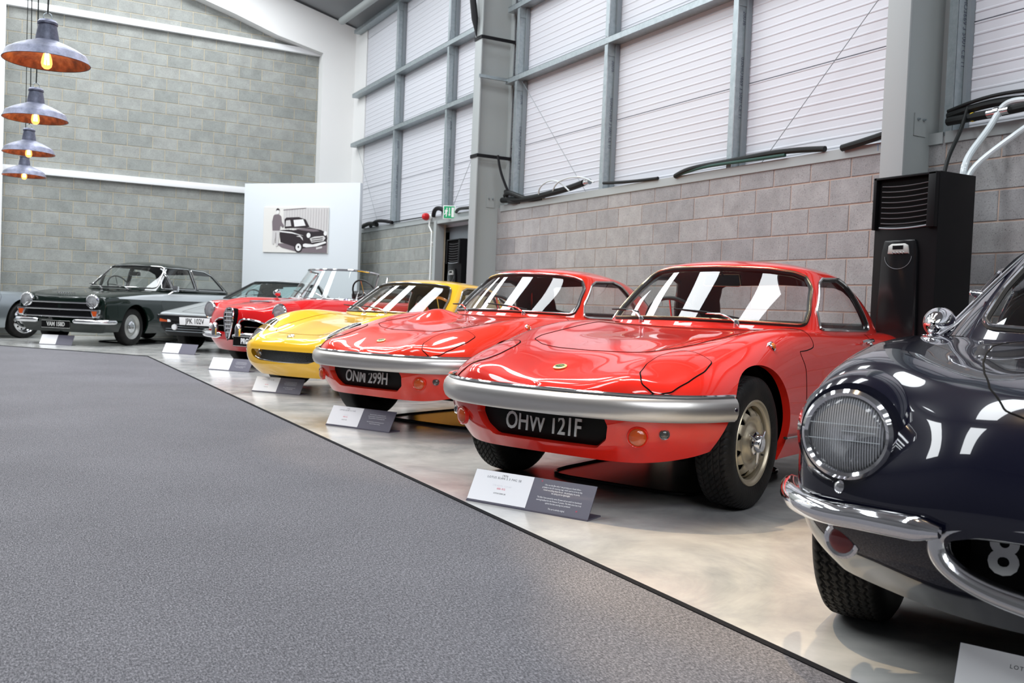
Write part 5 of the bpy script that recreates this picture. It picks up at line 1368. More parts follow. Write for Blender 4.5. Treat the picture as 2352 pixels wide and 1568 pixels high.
# ------------------------------------------------------------------ dark green saloon
GRN = [
 [(0,.07,.735),(0,.06,.728),(0,.05,.718),(0,.045,.705),(0,.04,.68),(0,.04,.50),(0,.07,.34),(0,.13,.20)],
 [(0,.13,.755),(.18,.12,.754),(.32,.11,.750),(.46,.10,.742),(.60,.095,.70),(.62,.09,.50),(.61,.11,.34),(.56,.16,.20)],
 [(0,.25,.785),(.20,.24,.786),(.38,.23,.785),(.56,.19,.785),(.73,.15,.72),(.745,.145,.52),(.735,.16,.35),(.68,.20,.21)],
 [(0,.50,.815),(.22,.50,.817),(.40,.50,.818),(.60,.49,.826),(.765,.47,.745),(.785,.47,.53),(.775,.47,.35),(.72,.48,.22)],
 [(0,.90,.845),(.24,.90,.847),(.42,.90,.848),(.61,.90,.852),(.765,.90,.77),(.79,.90,.54),(.78,.90,.35),(.73,.9,.2)],
 [(0,1.4,.87),(.24,1.4,.872),(.43,1.4,.872),(.62,1.4,.872),(.76,1.4,.79),(.785,1.4,.55),(.78,1.4,.35),(.73,1.4,.19)],
 [(0,2.0,.905),(.24,2.0,.89),(.44,2.0,.89),(.63,2.0,.888),(.76,2.0,.80),(.785,2.0,.56),(.78,2.0,.35),(.73,2.0,.19)],
 [(0,3.0,.92),(.24,3.0,.90),(.44,3.0,.90),(.63,3.0,.898),(.755,3.0,.81),(.785,3.0,.57),(.78,3.0,.35),(.73,3.0,.2)],
 [(0,3.7,.915),(.24,3.7,.89),(.44,3.7,.89),(.63,3.7,.885),(.74,3.7,.82),(.77,3.7,.57),(.76,3.7,.36),(.71,3.7,.24)],
 [(0,4.12,.885),(.24,4.12,.86),(.42,4.12,.86),(.60,4.12,.86),(.71,4.12,.80),(.74,4.12,.57),(.73,4.11,.38),(.68,4.1,.28)],
 [(0,4.2,.84),(0,4.205,.83),(0,4.21,.82),(0,4.215,.80),(0,4.22,.75),(0,4.22,.57),(0,4.2,.4),(0,4.18,.3)]]
GRN_TOP = [
 [(0,1.40,.885),(.36,1.44,.885),(.64,1.56,.88),(.70,1.8,.885),(.715,2.4,.89),(.705,3.1,.895),(.66,3.85,.895),(.38,4.0,.895),(0,4.02,.895)],
 [(0,1.60,1.06),(.34,1.64,1.06),(.58,1.76,1.06),(.635,1.92,1.06),(.655,2.4,1.06),(.645,3.05,1.06),(.60,3.66,1.06),(.35,3.78,1.06),(0,3.80,1.06)],
 [(0,1.83,1.25),(.31,1.87,1.25),(.505,1.98,1.25),(.56,2.10,1.25),(.585,2.42,1.25),(.575,2.95,1.24),(.53,3.44,1.225),(.32,3.53,1.225),(0,3.55,1.225)],
 [(0,1.94,1.32),(.28,1.97,1.32),(.43,2.05,1.318),(.49,2.16,1.318),(.51,2.45,1.32),(.50,2.88,1.308),(.44,3.28,1.285),(.27,3.36,1.28),(0,3.38,1.28)],
 [(0,2.12,1.365),(.17,2.13,1.365),(.25,2.18,1.363),(.28,2.24,1.363),(.29,2.5,1.363),(.28,2.80,1.352),(.24,3.05,1.335),(.15,3.12,1.33),(0,3.14,1.33)],
 [(0,2.29,1.377),(0,2.31,1.377),(0,2.35,1.377),(0,2.4,1.377),(0,2.52,1.377),(0,2.68,1.37),(0,2.82,1.363),(0,2.9,1.36),(0,2.94,1.357)]]
t = car_root('green_saloon', (.743, 15.816), 40.7, 'dark green four door saloon with silver side flash and number plate VAM 158D')
shell(t, dict(paint='paint_green', body=GRN, top=GRN_TOP, yf=.80, yr=3.29, zw=.30, arch=.35, track=.655, R=.295, rr=.185, style='hubcap',
  ysplit=2.05, ws=[(-.01, .92), (.40, .92), (.59, .92), (.605, .95), (.555, 1.12), (.50, 1.26), (.45, 1.285), (-.01, 1.297)], swx=.40,
  sw=[[(1.66, .92), (1.88, 1.22), (1.92, .92)], [(1.95, .92), (1.92, 1.24), (2.0, 1.275), (2.62, 1.28), (2.66, .92)], [(2.72, .92), (2.69, 1.275), (3.15, 1.26), (3.38, 1.20), (3.70, .92)]],
  rw=[(-.01, .95), (.52, .95), (.45, 1.20), (-.01, 1.22)],
  cuts=[('silver_side_flash', [1, 2], [(.18, .736), (1.0, .80), (1.7, .832), (4.10, .85), (4.10, .72), (1.0, .726)], lambda V: .5-np.abs(V[:, 0]), 'paint_wedge', None),
        ('bonnet', [0, 1], [(-.01, .10), (.50, .12), (.56, .25), (.60, 1.35), (-.01, 1.32)], lambda V: .6-V[:, 2], None, 'black_matte'),
        ('front_door', [1, 2], [(1.50, .28), (1.50, .715), (2.66, .715), (2.66, .28)], lambda V: .4-np.abs(V[:, 0]), None, 'black_matte'),
        ('rear_door', [1, 2], [(2.69, .28), (2.69, .715), (3.2, .715), (3.0, .50), (2.9,.28)], lambda V: .4-np.abs(V[:, 0]), None, 'black_matte')]))
MB().box((0, .055, .53), (1.14, .03, .235)).build('grille_back', MAT['black_gloss'], t, smooth=False)
for z, hw, nm in ((.648, .52, 'top'), (.545, .60, 'middle'), (.435, .62, 'low')):
    MB().box((0, .022, z), (hw*2, .035, .022)).build('grille_bar', MAT['chrome'], t, bevel=.006)
for k in (1, -1):
    MB().tube([(k*.53, .015, .645), (k*.60, .02, .585)], .018, 10).build('grille_end_bar', MAT['chrome'], t)
    ip = MB().prism([(k*.55, .555), (k*.70, .555), (k*.685, .435), (k*.60, .430)], .0, .10, axis=1).build('indicator_pod', MAT['chrome'], t, bevel=.008)
    MB().prism([(k*.585, .53), (k*.67, .53), (k*.66, .455), (k*.61, .455)], -.008, .01, axis=1).build('indicator_lamp', MAT['amber_dim'], ip)
    headlamp(t, (k*.565, .035, .675), (k*.02, -1, 0), .082, .020, .05)
    MB().lathe([(.112, -.1), (.108, -.01)], 40, Mx((0, -1, 0), (k*.565, .04, .675))).build('lamp_cowl', MAT['paint_green'], t)
    hp = [(.30, -.035, .37), (.50, -.03, .37), (.65, .0, .37), (.77, .10, .37), (.81, .28, .37)]
    path = curve_pts([(k*x, y, z) for x, y, z in hp], 26); mbb = MB(); mbb.tube(path, [.02 if i in (0, 25) else .038 for i in range(26)], 12); mbb.build('quarter_bumper', MAT['chrome'], t)
    if k < 0: continue
    dm = MB().box((k*.84, 1.80, .925), (.11, .06, .10)).build('door_mirror', MAT['chrome'], t, bevel=.02)
    MB().tube([(k*.74, 1.76, .83), (k*.82, 1.80, .89)], .009, 8).build('mirror_stalk', MAT['chrome'], dm)
plate(t, 'VAM 158D', (0, -.03, .315), .50, .12, (1, 0, 0), (0, 0, 1), True, .085, .80, MAT['plate_silver'], .003, border=True)
mbx = MB()
for i in range(8): mbx.box((-.14+.04*i, .19, .792), (.022, .02, .012))
mbx.build('bonnet_lettering', MAT['chrome'], t, smooth=False)
steering_wheel(t, (-.36, 1.98, .93), .2); tub(t, [(.62, 1.6), (.66, 1.9), (.68, 3.0), (.6, 3.35)], .25, .86)
for yy in (2.25, 3.0):
    for k in (1, -1): seat(t, (k*.34, yy, .42), hgt=.48)
mirror_inside(t, (0, 1.90, 1.16)); wiper(t, (-.30, 1.44, .90), (-.52, 1.58, .95), (0, -.01, .02), (-1, .3, .1), .3); wiper(t, (.20, 1.42, .90), (-.05, 1.46, .95), (0, -.01, .02), (-1, .05, .1), .3)
underbody(t, [(.20, .45), (.5, .45), (.60, 1.2), (.62, 2.9), (.4, 3.9)], .2)

# ------------------------------------------------------------------ bare silver racer at the left edge
SIL = [[(x*1.0, y, z*(.93 if z > .45 else 1)) for x, y, z in st] for st in NAVY]
SIL = [[(x, y, z+(.06 if (j == 3 and 8 <= i <= 10) else 0)) for j, (x, y, z) in enumerate(st)] for i, st in enumerate(SIL)]
hub = Vector((.33, 17.86)); phi = radians(55); o = hub-Vector((sin(phi), cos(phi)))*2.95-Vector((cos(phi), -sin(phi)))*.66
t = car_root('silver_racer', (o.x, o.y), 55, 'bare silver sports racer with chrome multi hole wheel, cut off by the left edge')
shell(t, dict(paint='paint_bare', body=SIL, yf=.72, yr=2.95, zw=.30, arch=.36, track=.62, R=.30, rr=.205, style='alloy', W=.18,
  cuts=[(None, [0, 1], [(-.01, 1.5), (.42, 1.55), (.46, 2.1), (.3, 2.2), (-.01, 2.2)], lambda V: .6-V[:, 2], None, None),
        ('rear_clamshell', [1, 2], [(2.30, .28), (2.42, .50), (2.52, .68), (2.52, 1.0), (4.2, 1.0), (4.2, .1), (2.30, .1)], lambda V: -1-V[:, 2], None, 'black_matte')]))
screen(t, .50, .44, 1.35, 1.52, .73, .92, .2, .05, 'chrome_soft', 'glass', .008)
tub(t, [(.42, 1.5), (.46, 2.1), (.3, 2.2)], .22, .72); steering_wheel(t, (-.22, 1.72, .76), .17); seat(t, (-.22, 1.95, .3), hgt=.42)
underbody(t, [(.20, .5), (.5, .5), (.60, 1.1), (.62, 2.5), (.4, 3.3)], .2)
pm('green_hose', (.01, .06, .045), .5)
# ------------------------------------------------------------------ pendant lamps
def pendant(y, label, swing=0):
    t = empty('pendant_lamp', (.205, y, 2.147)); tag(t, label, 'lamp', 'row of pendant lamps')
    R_ = .236
    M = Matrix.Rotation(-pi/2, 4, 'Y')     # lathe axis to +z
    sh = MB().lathe([(R_*1.0, 0.0000), (R_*1.005, 0.0029), (R_*.985, 0.0088), (R_*.93, 0.0441), (R_*.90, 0.0537), (R_*.74, 0.0764), (R_*.52, 0.1007), (R_*.33, 0.1176), (R_*.27, 0.1250), (R_*.262, 0.1470), (R_*.215, 0.2095), (R_*.212, 0.2146), (R_*.235, 0.2176), (R_*.235, 0.2293), (R_*.195, 0.2426), (.015, 0.2455)], 64, M).build('lamp_shade', MAT['aged_zinc'], t)
    MB().lathe([(R_*.985, 0.0022), (R_*.965, 0.0103), (R_*.91, 0.0441), (R_*.88, 0.0515), (R_*.72, 0.0735), (R_*.50, 0.0970), (R_*.30, 0.1147), (.02, 0.1161)], 64, M).build('shade_lining', MAT['copper_enamel'], sh)
    MB().lathe([(.022, .116), (.022, .09), (.016, .080)], 20, M).build('bulb_holder', MAT['chrome_soft'], t)
    bu = MB().lathe([(.012, .080), (.016, .06), (.028, .02), (.031, -.005), (.026, -.026), (.014, -.037), (0, -.040)], 24, M).build('bulb', MAT['lit_bulb'], t)
    mb = MB()
    for i in range(8):
        a = 2*pi*i/8; mb.tube([(.008*cos(a), .008*sin(a), .065), (.014*cos(a+.4), .014*sin(a+.4), -.012)], .0022, 5)
    mb.build('filament', MAT['filament'], bu)
    MB().tube([(0.022*cos(a), 0, .264+.022*sin(a)) for a in np.linspace(0, 2*pi, 17)[:-1]], .0035, 6, closed=True).build('hanging_ring', MAT['galvanised'], t)
    MB().tube([(0, 0, .282), (.004, 0, .6), (-.004, .003, 1.6), (0, 0, 3.5), (0, 0, 5.8)], .0045, 6).build('cable', MAT['black_hose'], t)
    l = bpy.data.lights.new('bulb_light', 'POINT'); l.energy = 1.6; l.color = (1, .55, .22); l.shadow_soft_size = .03
    lo = bpy.data.objects.new('bulb_light', l); lo.parent = t; lo.location = (0, 0, .02); COL.objects.link(lo)
for y, lb in ((6.25, 'largest and nearest aged zinc pendant lamp with copper inside at top left'), (8.38, 'second pendant lamp in the row, hanging just below the largest'), (10.5, 'third pendant lamp in the row, bluish zinc shade'), (12.63, 'farthest and smallest pendant lamp, lowest of the row')):
    pendant(y, lb)

# ------------------------------------------------------------------ display board with framed photograph
A = Vector((4.12, 19.01, 0)); B = Vector((5.79, 16.86, 0)); A = A*.985+Vector((.04, 0, 0)); d = (B-A); L = d.length; d.normalize(); nrm = Vector((d.y, -d.x, 0))
if nrm.dot(Vector((0, 0, 0))-A) < 0: nrm = -nrm
board = empty('display_board', tuple(A)); tag(board, 'tall white free standing display board with a black and white photograph on it', 'board')
c_ = d*(L/2)-nrm*.05
MB().box((c_.x, c_.y, 1.52), (L, .10, 3.03), rz=atan2(d.y, d.x)).build('panel', MAT['white_board'] if 'white_board' in MAT else pm('white_board', (.72, .76, .79), .5), board, bevel=.004)
s0, s1, z0, z1 = (Vector((4.49, 18.45, 0))-A).dot(d), (Vector((5.34, 17.31, 0))-A).dot(d), 1.72, 2.575
Mp = plane_m(A+d*((s0+s1)/2)+nrm*.02+Vector((0, 0, (z0+z1)/2)), tuple(d), (0, 0, 1))
Mp = plane_m(tuple(A+d*((s0+s1)/2)+nrm*.006+Vector((0, 0, (z0+z1)/2))), tuple(d), (0, 0, 1))
W_, H_ = s1-s0, z1-z0
ph = MB().box((0, 0, .01), (W_, H_, .02)).build('mounted_photograph', pm('photo_paper', (.82, .80, .76), .4), None)
ph.data.transform(Mp); tag(ph, 'sepia toned photograph of a boy beside an old saloon car, mounted on the white board', 'picture')
for nm, c in (('ph1', (.03, .022, .026)), ('ph2', (.20, .165, .18)), ('ph3', (.45, .42, .43)), ('ph4', (.64, .62, .61)), ('ph5', (.85, .84, .83))): pm(nm, c, .4)
LAY = [0]
def ink(poly, m_, name='print'):
    """flat printed shape; coordinates in the picture 0..100 x, 0..75 y(down)"""
    LAY[0] += 1; z = .0203+LAY[0]*.00025
    V = [Mp @ Vector(((x/100-.5)*W_, (.5-y/75)*H_, z)) for x, y in poly]
    link(name, mesh(V, [tuple(range(len(V)))], MAT[m_], False), ph)
def circ(x, y, rx, ry, n=24): return [(x+rx*cos(a), y+ry*sin(a)) for a in np.linspace(0, 2*pi, n+1)[:-1]]
ink([(31, 3), (66, 0.3), (99.6, .4), (99.6, 45), (31, 32)], 'ph4', 'printed_fence')
for i in range(16):
    x = 36+i*4.1; ink([(x, 2), (x+.5, 2), (x+.5, 42), (x, 42)], 'ph3', 'printed_fence_board')
ink([(31, 4), (66, 0.6), (66, 1.6), (31, 5)], 'ph2', 'printed_rail')
ink([(20, 60), (60, 60), (99.6, 56), (99.6, 74.6), (58, 74.6), (30, 67)], 'ph2', 'printed_ground')
ink([(27, 38), (40, 37), (48, 38), (72, 33), (90, 37), (98, 42), (99.5, 50), (98, 62), (62, 68), (52, 66), (28, 58), (26, 45)], 'ph1', 'printed_car_body')
ink([(33, 20), (36, 17), (55, 16), (66, 20), (72, 32), (66, 34), (46, 34), (34, 35)], 'ph1', 'printed_car_roof')
ink([(47, 21), (62, 19.5), (66, 30), (49, 32)], 'ph5', 'printed_windscreen')
ink([(35.5, 22), (42, 21), (44, 31), (35, 32)], 'ph4', 'printed_window')
ink([(50, 36), (64, 34.5), (82, 36), (88, 39), (78, 40), (62, 38)], 'ph2', 'printed_bonnet')
ink([(26, 39), (45, 41), (64, 47), (45, 43.2), (26, 41)], 'ph5', 'printed_side_flash')
ink([(52, 48), (58, 46), (62, 50), (63, 55), (58, 49)], 'ph4', 'printed_wing_shine')
ink(circ(56, 66, 6.5, 8.8), 'ph1', 'printed_tyre'); ink(circ(56, 66, 4.3, 6.2), 'ph5', 'printed_wheel'); ink(circ(56, 65.5, 1.3, 1.9), 'ph1', 'printed_hub')
ink(circ(71, 46, 3.0, 4.2), 'ph5', 'printed_lamp'); ink(circ(96.5, 42.5, 2.6, 3.8), 'ph5', 'printed_lamp')
ink([(73, 51), (80, 48), (94, 46.5), (97, 50), (94, 55), (76, 58)], 'ph4', 'printed_grille'); ink([(76, 51.5), (93, 49), (93, 50.4), (76, 53)], 'ph1', 'printed_grille_gap'); ink([(76, 55), (93, 52.2), (93, 53.6), (76, 56.4)], 'ph1', 'printed_grille_gap')
ink([(63, 61), (66, 59.5), (78, 61), (97, 55.5), (98.5, 58), (84, 64), (68, 66), (63, 64.5)], 'ph5', 'printed_bumper')
ink([(83, 66), (92, 63.5), (92.5, 66.5), (83.5, 69)], 'ph4', 'printed_plate')
ink([(15, 38), (26, 38), (26, 50), (24, 64), (21, 66), (20, 50), (17.5, 62), (14.5, 60)], 'ph4', 'printed_trousers'); ink([(20, 42), (20.8, 42), (21, 60), (20, 60)], 'ph2', 'printed_crease')
ink([(18, 12), (25, 12), (28, 15), (29, 24), (33, 31), (31, 34), (27, 30), (26, 39), (15, 39), (14, 24), (16, 14)], 'ph2', 'printed_jumper')
ink(circ(22.2, 7.5, 2.5, 4.0), 'ph5', 'printed_face'); ink([(19.6, 7), (20, 3), (22.5, 1.4), (25, 3), (25, 6.2), (23.5, 4.8), (21, 5)], 'ph1', 'printed_hair')

# ------------------------------------------------------------------ tall black coolers
def cooler(x, y, w_, dp, h, label, rz=0):
    t = empty('air_cooler', (x, y, 0), rz); tag(t, label, 'cooler')
    # local: front faces -x, width along y
    MB().prism([(-dp/2, -w_/2), (dp/2, -w_/2), (dp/2, w_/2), (-dp/2, w_/2)], .0, h*.985, axis=2).build('cabinet', MAT['black_plastic'], t, bevel=.006)
    # bowed front shell, top opening
    n = 14; V = []; F = []
    zs = [.02, h*.80, h*.985]
    for z in zs:
        for i in range(n+1):
            u = i/n*2-1; V.append((-dp/2-.035*(1-u*u), u*w_/2*.985, z))
    for k in (0,):
        for i in range(n): F.append((k*(n+1)+i, k*(n+1)+i+1, (k+1)*(n+1)+i+1, (k+1)*(n+1)+i))
    MB().add(V[:2*(n+1)], F).build('front_panel', MAT['black_plastic'], t)
    # louvre recess and vanes
    MB().box((-dp/2-.004, .0, h*.885), (.012, w_*.80, h*.17)).build('louvre_recess', MAT['black_matte'], t, smooth=False)
    for s_, wd in ((-1, .115), (1, .05)): MB().box((-dp/2-.012, s_*w_*(.5-wd/2-.008), h*.885), (.05, w_*wd, h*.195)).build('louvre_side', MAT['black_plastic'], t, bevel=.004)
    MB().box((-dp/2-.012, 0, h*.977), (.05, w_*.98, .016)).build('louvre_top', MAT['black_plastic'], t, bevel=.003)
    for i in range(8):
        z = h*(.812+.0195*i); P = [(-dp/2-.018-.012*(1-u*u), u*w_*.37, z-.012*(1-u*u)) for u in np.linspace(-1, 1, 11)]
        MB().tube(P, .0032, 6).build('louvre_vane', MAT['vane_grey'], t)
    P = [(-dp/2-.022-.018*(1-u*u), u*w_*.385, h*.795-.014*(1-u*u)) for u in np.linspace(-1, 1, 15)]
    MB().tube(P, .006, 8).build('louvre_lip', MAT['steel_grey_dark'], t)
    # tapering centre spine with control panel
    fx = -dp/2-.040
    MB().prism([(w_*.24, h*.745), (-w_*.24, h*.745), (-w_*.28, h*.70), (-w_*.36, .06), (w_*.36, .06), (w_*.28, h*.70)], fx-.012, fx+.02, axis=0).build('centre_spine', MAT['black_gloss'], t, bevel=.01)
    cp_ = MB().prism([(-.085, h*.695-.0), (.085, h*.695), (.080, h*.695+.055), (.055, h*.695+.068), (-.055, h*.695+.068), (-.080, h*.695+.055), (-.09, h*.695-.005)], fx-.020, fx, axis=0).build('control_panel', MAT['chrome_soft'] if False else MAT['silver_rim'], t, bevel=.004)
    MB().box((fx-.021, 0, h*.695+.042), (.004, .085, .026)).build('display_window', MAT['black_gloss'], cp_)
    for i in range(4): MB().lathe([(.009, 0), (.007, .006), (0, .007)], 12, Mx((-1, 0, 0), (fx-.02, -.045+.027*i, h*.695+.006))).build('button', MAT['chrome_soft'], cp_)
    P = [(fx-.016, .11*cos(a), h*.685+.085*sin(a)) for a in np.linspace(pi*1.0, pi*2.0, 17)]
    MB().tube(P, .0015, 5).build('trim_arc', MAT['steel_grey_dark'], t)
    for i in range(7):
        MB().box((fx-.014, 0, .32+.055*i), (.010, w_*.60, .012)).build('grille_slat', MAT['vane_grey'], t, smooth=False)
    return t
cooler(5.60, 4.46, .515, .36, 1.87, 'tall black free standing cooler between the near red coupe and the navy car')
cooler(6.09, 12.95, .48, .26, 1.86, 'far tall black cooler in the doorway under the green exit sign')

# ------------------------------------------------------------------ information plaques on the floor
LINES = ['I first saw the Elan when I was growing up in South Africa -', 'probably in the UK motoring mags, which used to arrive by ship.', 'I loved everything about the car - the packaging, the purity,', 'the styling and the lightweight.', '',
         'This Elan I have owned for some 30 years and we used it to benchmark', 'steering feedback for the McLaren F1 project. This little Lotus has in my', 'opinion the best steering ever produced.', '', 'This car is entirely original.']
def plaque(a, b, h, label, title='', detail=0):
    a = Vector((*a, 0)); b = Vector((*b, 0)); d = b-a; L = d.length; d.normalize(); back = Vector((-d.y, d.x, 0))
    t = empty('information_plaque', tuple(a)); tag(t, label, 'sign', 'folded information plaques on the floor')
    up = (back*.5+Vector((0, 0, 1))*.86).normalized()
    th = .004; nrm = d.cross(up).normalized()
    def quad(u0, u1, v0, v1, off, mat, name, par):
        V = [d*u+up*v+nrm*o+Vector((0, 0, .006)) for o in (off, off-th) for (u, v) in ((u0, v0), (u1, v0), (u1, v1), (u0, v1))]
        return MB().add(V, [(0, 1, 2, 3), (7, 6, 5, 4), (0, 4, 5, 1), (1, 5, 6, 2), (2, 6, 7, 3), (3, 7, 4, 0)]).build(name, MAT[mat], par, smooth=False)
    quad(0, L, 0, h, 0, 'print_grey', 'sloping_panel', t)
    wp = quad(.001, L*.5, .004, h-.001, .0012, 'print_white', 'white_half', t)
    bs = back*.10
    V = [Vector((0, 0, z))+d*u+back*v for z in (.0, .006) for (u, v) in ((0, -.004), (L, -.004), (L, .11), (0, .11))]
    MB().add(V, [(0, 1, 2, 3), (7, 6, 5, 4), (0, 4, 5, 1), (1, 5, 6, 2), (2, 6, 7, 3), (3, 7, 4, 0)]).build('base_fold', MAT['print_grey'], t, smooth=False)
    def M(u, v, off=.0016): return plane_m(tuple(d*u+up*v+nrm*off+Vector((0, 0, .006))), tuple(d), tuple(up))
    k = L/.50
    if title:
        text('printed_title', title[0], .011*k, MAT['print_ink'], wp, M(L*.26, h*.88), ext=.0001, spacing=1.2)
        text('printed_title', title[1], .011*k, MAT['print_ink'], wp, M(L*.26, h*.80), ext=.0001, spacing=1.25)
        text('printed_line', title[2], .009*k, MAT['print_pale'], wp, M(L*.26, h*.56), ext=.0001, spacing=1.15)
        text('printed_figure', title[3], .010*k, MAT['print_red'], wp, M(L*.26, h*.47), ext=.0001, spacing=1.15)
        text('printed_line', title[4], .007*k, MAT['print_ink'], wp, M(L*.26, h*.32), ext=.0001)
        if detail:
            for i, s_ in enumerate(LINES):
                if s_: text('printed_quote', s_, .0085*k, MAT['print_white'], t, M(L*.745, h*(.82-.078*i), .0006), ext=.0001, xs=.72)
            text('quote_mark', '"', .02*k, MAT['print_red'], t, M(L*.57, h*.87, .0006), ext=.0001); text('quote_mark', '"', .02*k, MAT['print_red'], t, M(L*.90, h*.13, .0006), ext=.0001)
        else:
            for i in range(6):
                if i != 3:
                    wv = (.17, .19, .17, 0, .18, .12)[i]*k*.8
                    text('printed_quote', 'first saw this little car when growing up and it has stayed'[:int(wv*330)], .0085*k, MAT['print_pale'], t, M(L*.745, h*(.74-.09*i), .0006), ext=.0001, xs=.8)
    return t
PF = ((1.75, 3.59), (2.115, 3.085)); 
plaque((1.75, 3.59), (2.03, 3.08), .14, 'white and grey information plaque in front of the near red coupe, with long printed quote', ('1970', 'LOTUS ELAN S 3 FHC SE', '174 ACTS, 119 HP', '686 KG', 'LOTUS CARS UK'), 1)
plaque((1.91, 6.09), (2.18, 5.63), .14, 'white and grey information plaque in front of the red coupe with bonnet bulge', ('1970', 'LOTUS ELAN S 3 FHC', '126 BHP', '686 KG', 'LOTUS CARS'))
plaque((1.96, 8.43), (2.28, 8.04), .145, 'white and grey information plaque in front of the yellow coupe', ('1966', 'LOTUS ELAN COUPE', '126 BHP', '686 KG', 'LOTUS CARS'))
plaque((2.07, 11.01), (2.42, 10.58), .15, 'white and black information plaque in front of the open red roadster', ('1960', 'ALFA ROMEO GIULIETTA SPIDER', '90 BHP', '860 KG', 'ITALY'))
plaque((2.01, 14.12), (2.38, 13.70), .155, 'white and grey information plaque in front of the silver wedge coupe')
plaque((.51, 15.98), (.94, 15.70), .165, 'white and black information plaque in front of the dark green saloon')
plaque((1.80, 1.30), (2.03, .80), .14, 'cream white information plaque at the bottom right corner, cut off by the frame', ('1961', 'LOTUS ELITE', '75 BHP', '504 KG', 'LOTUS CARS'))

# drip trays under the cars
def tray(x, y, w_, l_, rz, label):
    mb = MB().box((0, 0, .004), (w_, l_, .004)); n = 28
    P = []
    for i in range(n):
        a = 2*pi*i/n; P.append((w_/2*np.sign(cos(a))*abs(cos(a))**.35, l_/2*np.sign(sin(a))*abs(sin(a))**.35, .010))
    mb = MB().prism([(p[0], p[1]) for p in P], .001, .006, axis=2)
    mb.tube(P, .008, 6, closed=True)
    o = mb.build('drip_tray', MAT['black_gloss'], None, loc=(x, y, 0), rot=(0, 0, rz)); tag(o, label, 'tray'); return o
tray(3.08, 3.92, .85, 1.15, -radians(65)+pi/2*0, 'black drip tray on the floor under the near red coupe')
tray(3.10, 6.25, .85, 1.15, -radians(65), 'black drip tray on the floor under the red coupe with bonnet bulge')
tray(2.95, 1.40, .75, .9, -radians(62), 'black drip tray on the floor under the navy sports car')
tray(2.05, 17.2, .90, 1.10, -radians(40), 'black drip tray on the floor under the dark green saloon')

# ------------------------------------------------------------------ exit sign, bell, conduit
t = empty('exit_sign', (6.115, 13.56, 2.285), radians(-28)); tag(t, 'small green and white running man exit sign over the far doorway', 'sign')
MB().box((0, 0, 0), (.19, .02, .21)).build('sign_panel', MAT['sign_white'], t, bevel=.003)
g = MB().box((-.0, -.0115, 0), (.165, .003, .185)).build('green_face', MAT['sign_green'], t, smooth=False)
def flat(poly, name, mat='sign_white'):
    V = [(x, -.0135, z) for x, z in poly]; link(name, mesh(V, [tuple(range(len(V)))], MAT[mat], False), g)
flat([(.035, -.075), (.075, -.075), (.075, .075), (.035, .075)], 'door_pictogram')
flat([(-.003, .07), (.010, .07), (.010, -.03), (.022, -.03), (.0035, -.065), (-.015, -.03), (-.003, -.03)], 'arrow')
flat([(-.045, .048), (-.030, .048), (-.028, .068), (-.047, .068)], 'running_man_head'); flat([(-.052, .042), (-.028, .04), (-.020, .015), (-.034, .0), (-.030, -.03), (-.040, -.07), (-.052, -.07), (-.046, -.02), (-.072, -.045), (-.078, -.035), (-.058, -.0), (-.070, .02)], 'running_man')
MB().box((.035, .03, -.03), (.08, .05, .02)).build('fixing_arm', MAT['steel_grey_dark'], t)
t = empty('fire_bell', (6.12, 14.42, 2.27)); tag(t, 'small round red fire alarm sounder on the sill beam above the conduit', 'alarm')
MB().lathe([(.055, .0), (.062, .02), (.060, .05), (.045, .085), (.02, .10), (0, .102)], 28, Mx((-1, -.15, .05), (0, 0, 0))).build('sounder', MAT['bell_red'], t)
MB().lathe([(.05, -.05), (.05, .0), (.02, .001)], 24, Mx((-1, -.15, .05), (0, 0, 0))).build('sounder_base', MAT['sign_white'], t)
t = empty('conduit', (6.15, 14.30, 0)); tag(t, 'white plastic conduit running down the block wall beside the far doorway', 'pipe')
MB().tube([(0, .10, 2.22), (-.01, .09, 2.12), (0, 0, 2.02), (.0, 0, 1.9), (0, 0, .05)], .013, 10).build('conduit_pipe', MAT['sign_white'], t)
for z in (.6, 1.2, 1.85): MB().box((.015, 0, z), (.03, .05, .02)).build('conduit_clip', MAT['sign_white'], t, smooth=False)

# ------------------------------------------------------------------ hoses and cables lying on the sill beams
def hose(P, r, name, mat, label, cat='hose', n=10, group=None, parts=()):
    pts = [tuple(q) for q in sample(P, np.linspace(0, len(P)-1, (len(P)-1)*8+1))]
    o = MB().tube(pts, r, n).build(name, MAT[mat]); tag(o, label, cat, group); return o
zS = 2.285
hose([(6.15, 11.85, zS+.05), (6.17, 11.2, zS+.02), (6.16, 10.6, zS+.03), (6.17, 10.1, zS+.06), (6.16, 9.75, zS+.09)], .040, 'insulated_hose', 'black_hose', 'thick black insulated hose lying on the sill beam right of the far column')
hose([(6.17, 11.8, zS+.11), (6.12, 11.55, zS+.12), (6.18, 11.2, zS+.02), (6.2, 10.8, zS)], .034, 'insulated_hose', 'black_hose', 'black hose coiling against the far grey column')
hose([(6.20, 11.85, zS+.18), (6.15, 11.65, zS+.03), (6.2, 11.4, zS-.0)], .03, 'insulated_hose', 'rubber_seal', 'short dark hose bend behind the far grey column')
t = MB().lathe([(.026, 0), (.026, .05), (.034, .055), (.034, .085), (.026, .09), (.026, .14), (.034, .145), (.034, .16), (.02, .16), (0, .16)], 16, Mx((0, -1, .02), (6.16, 9.78, zS+.09))).build('hose_coupling', MAT['chrome_soft']); tag(t, 'shiny metal hose coupling on the sill beam beside a grey post', 'coupling')
hose([(6.14, 9.5, zS+.07), (6.10, 9.8, zS+.16), (6.08, 10.2, zS+.14), (6.14, 10.45, zS+.04)], .010, 'clear_hose', 'grey_hose', 'thin pale hose arching over the black hose on the sill', 'hose')
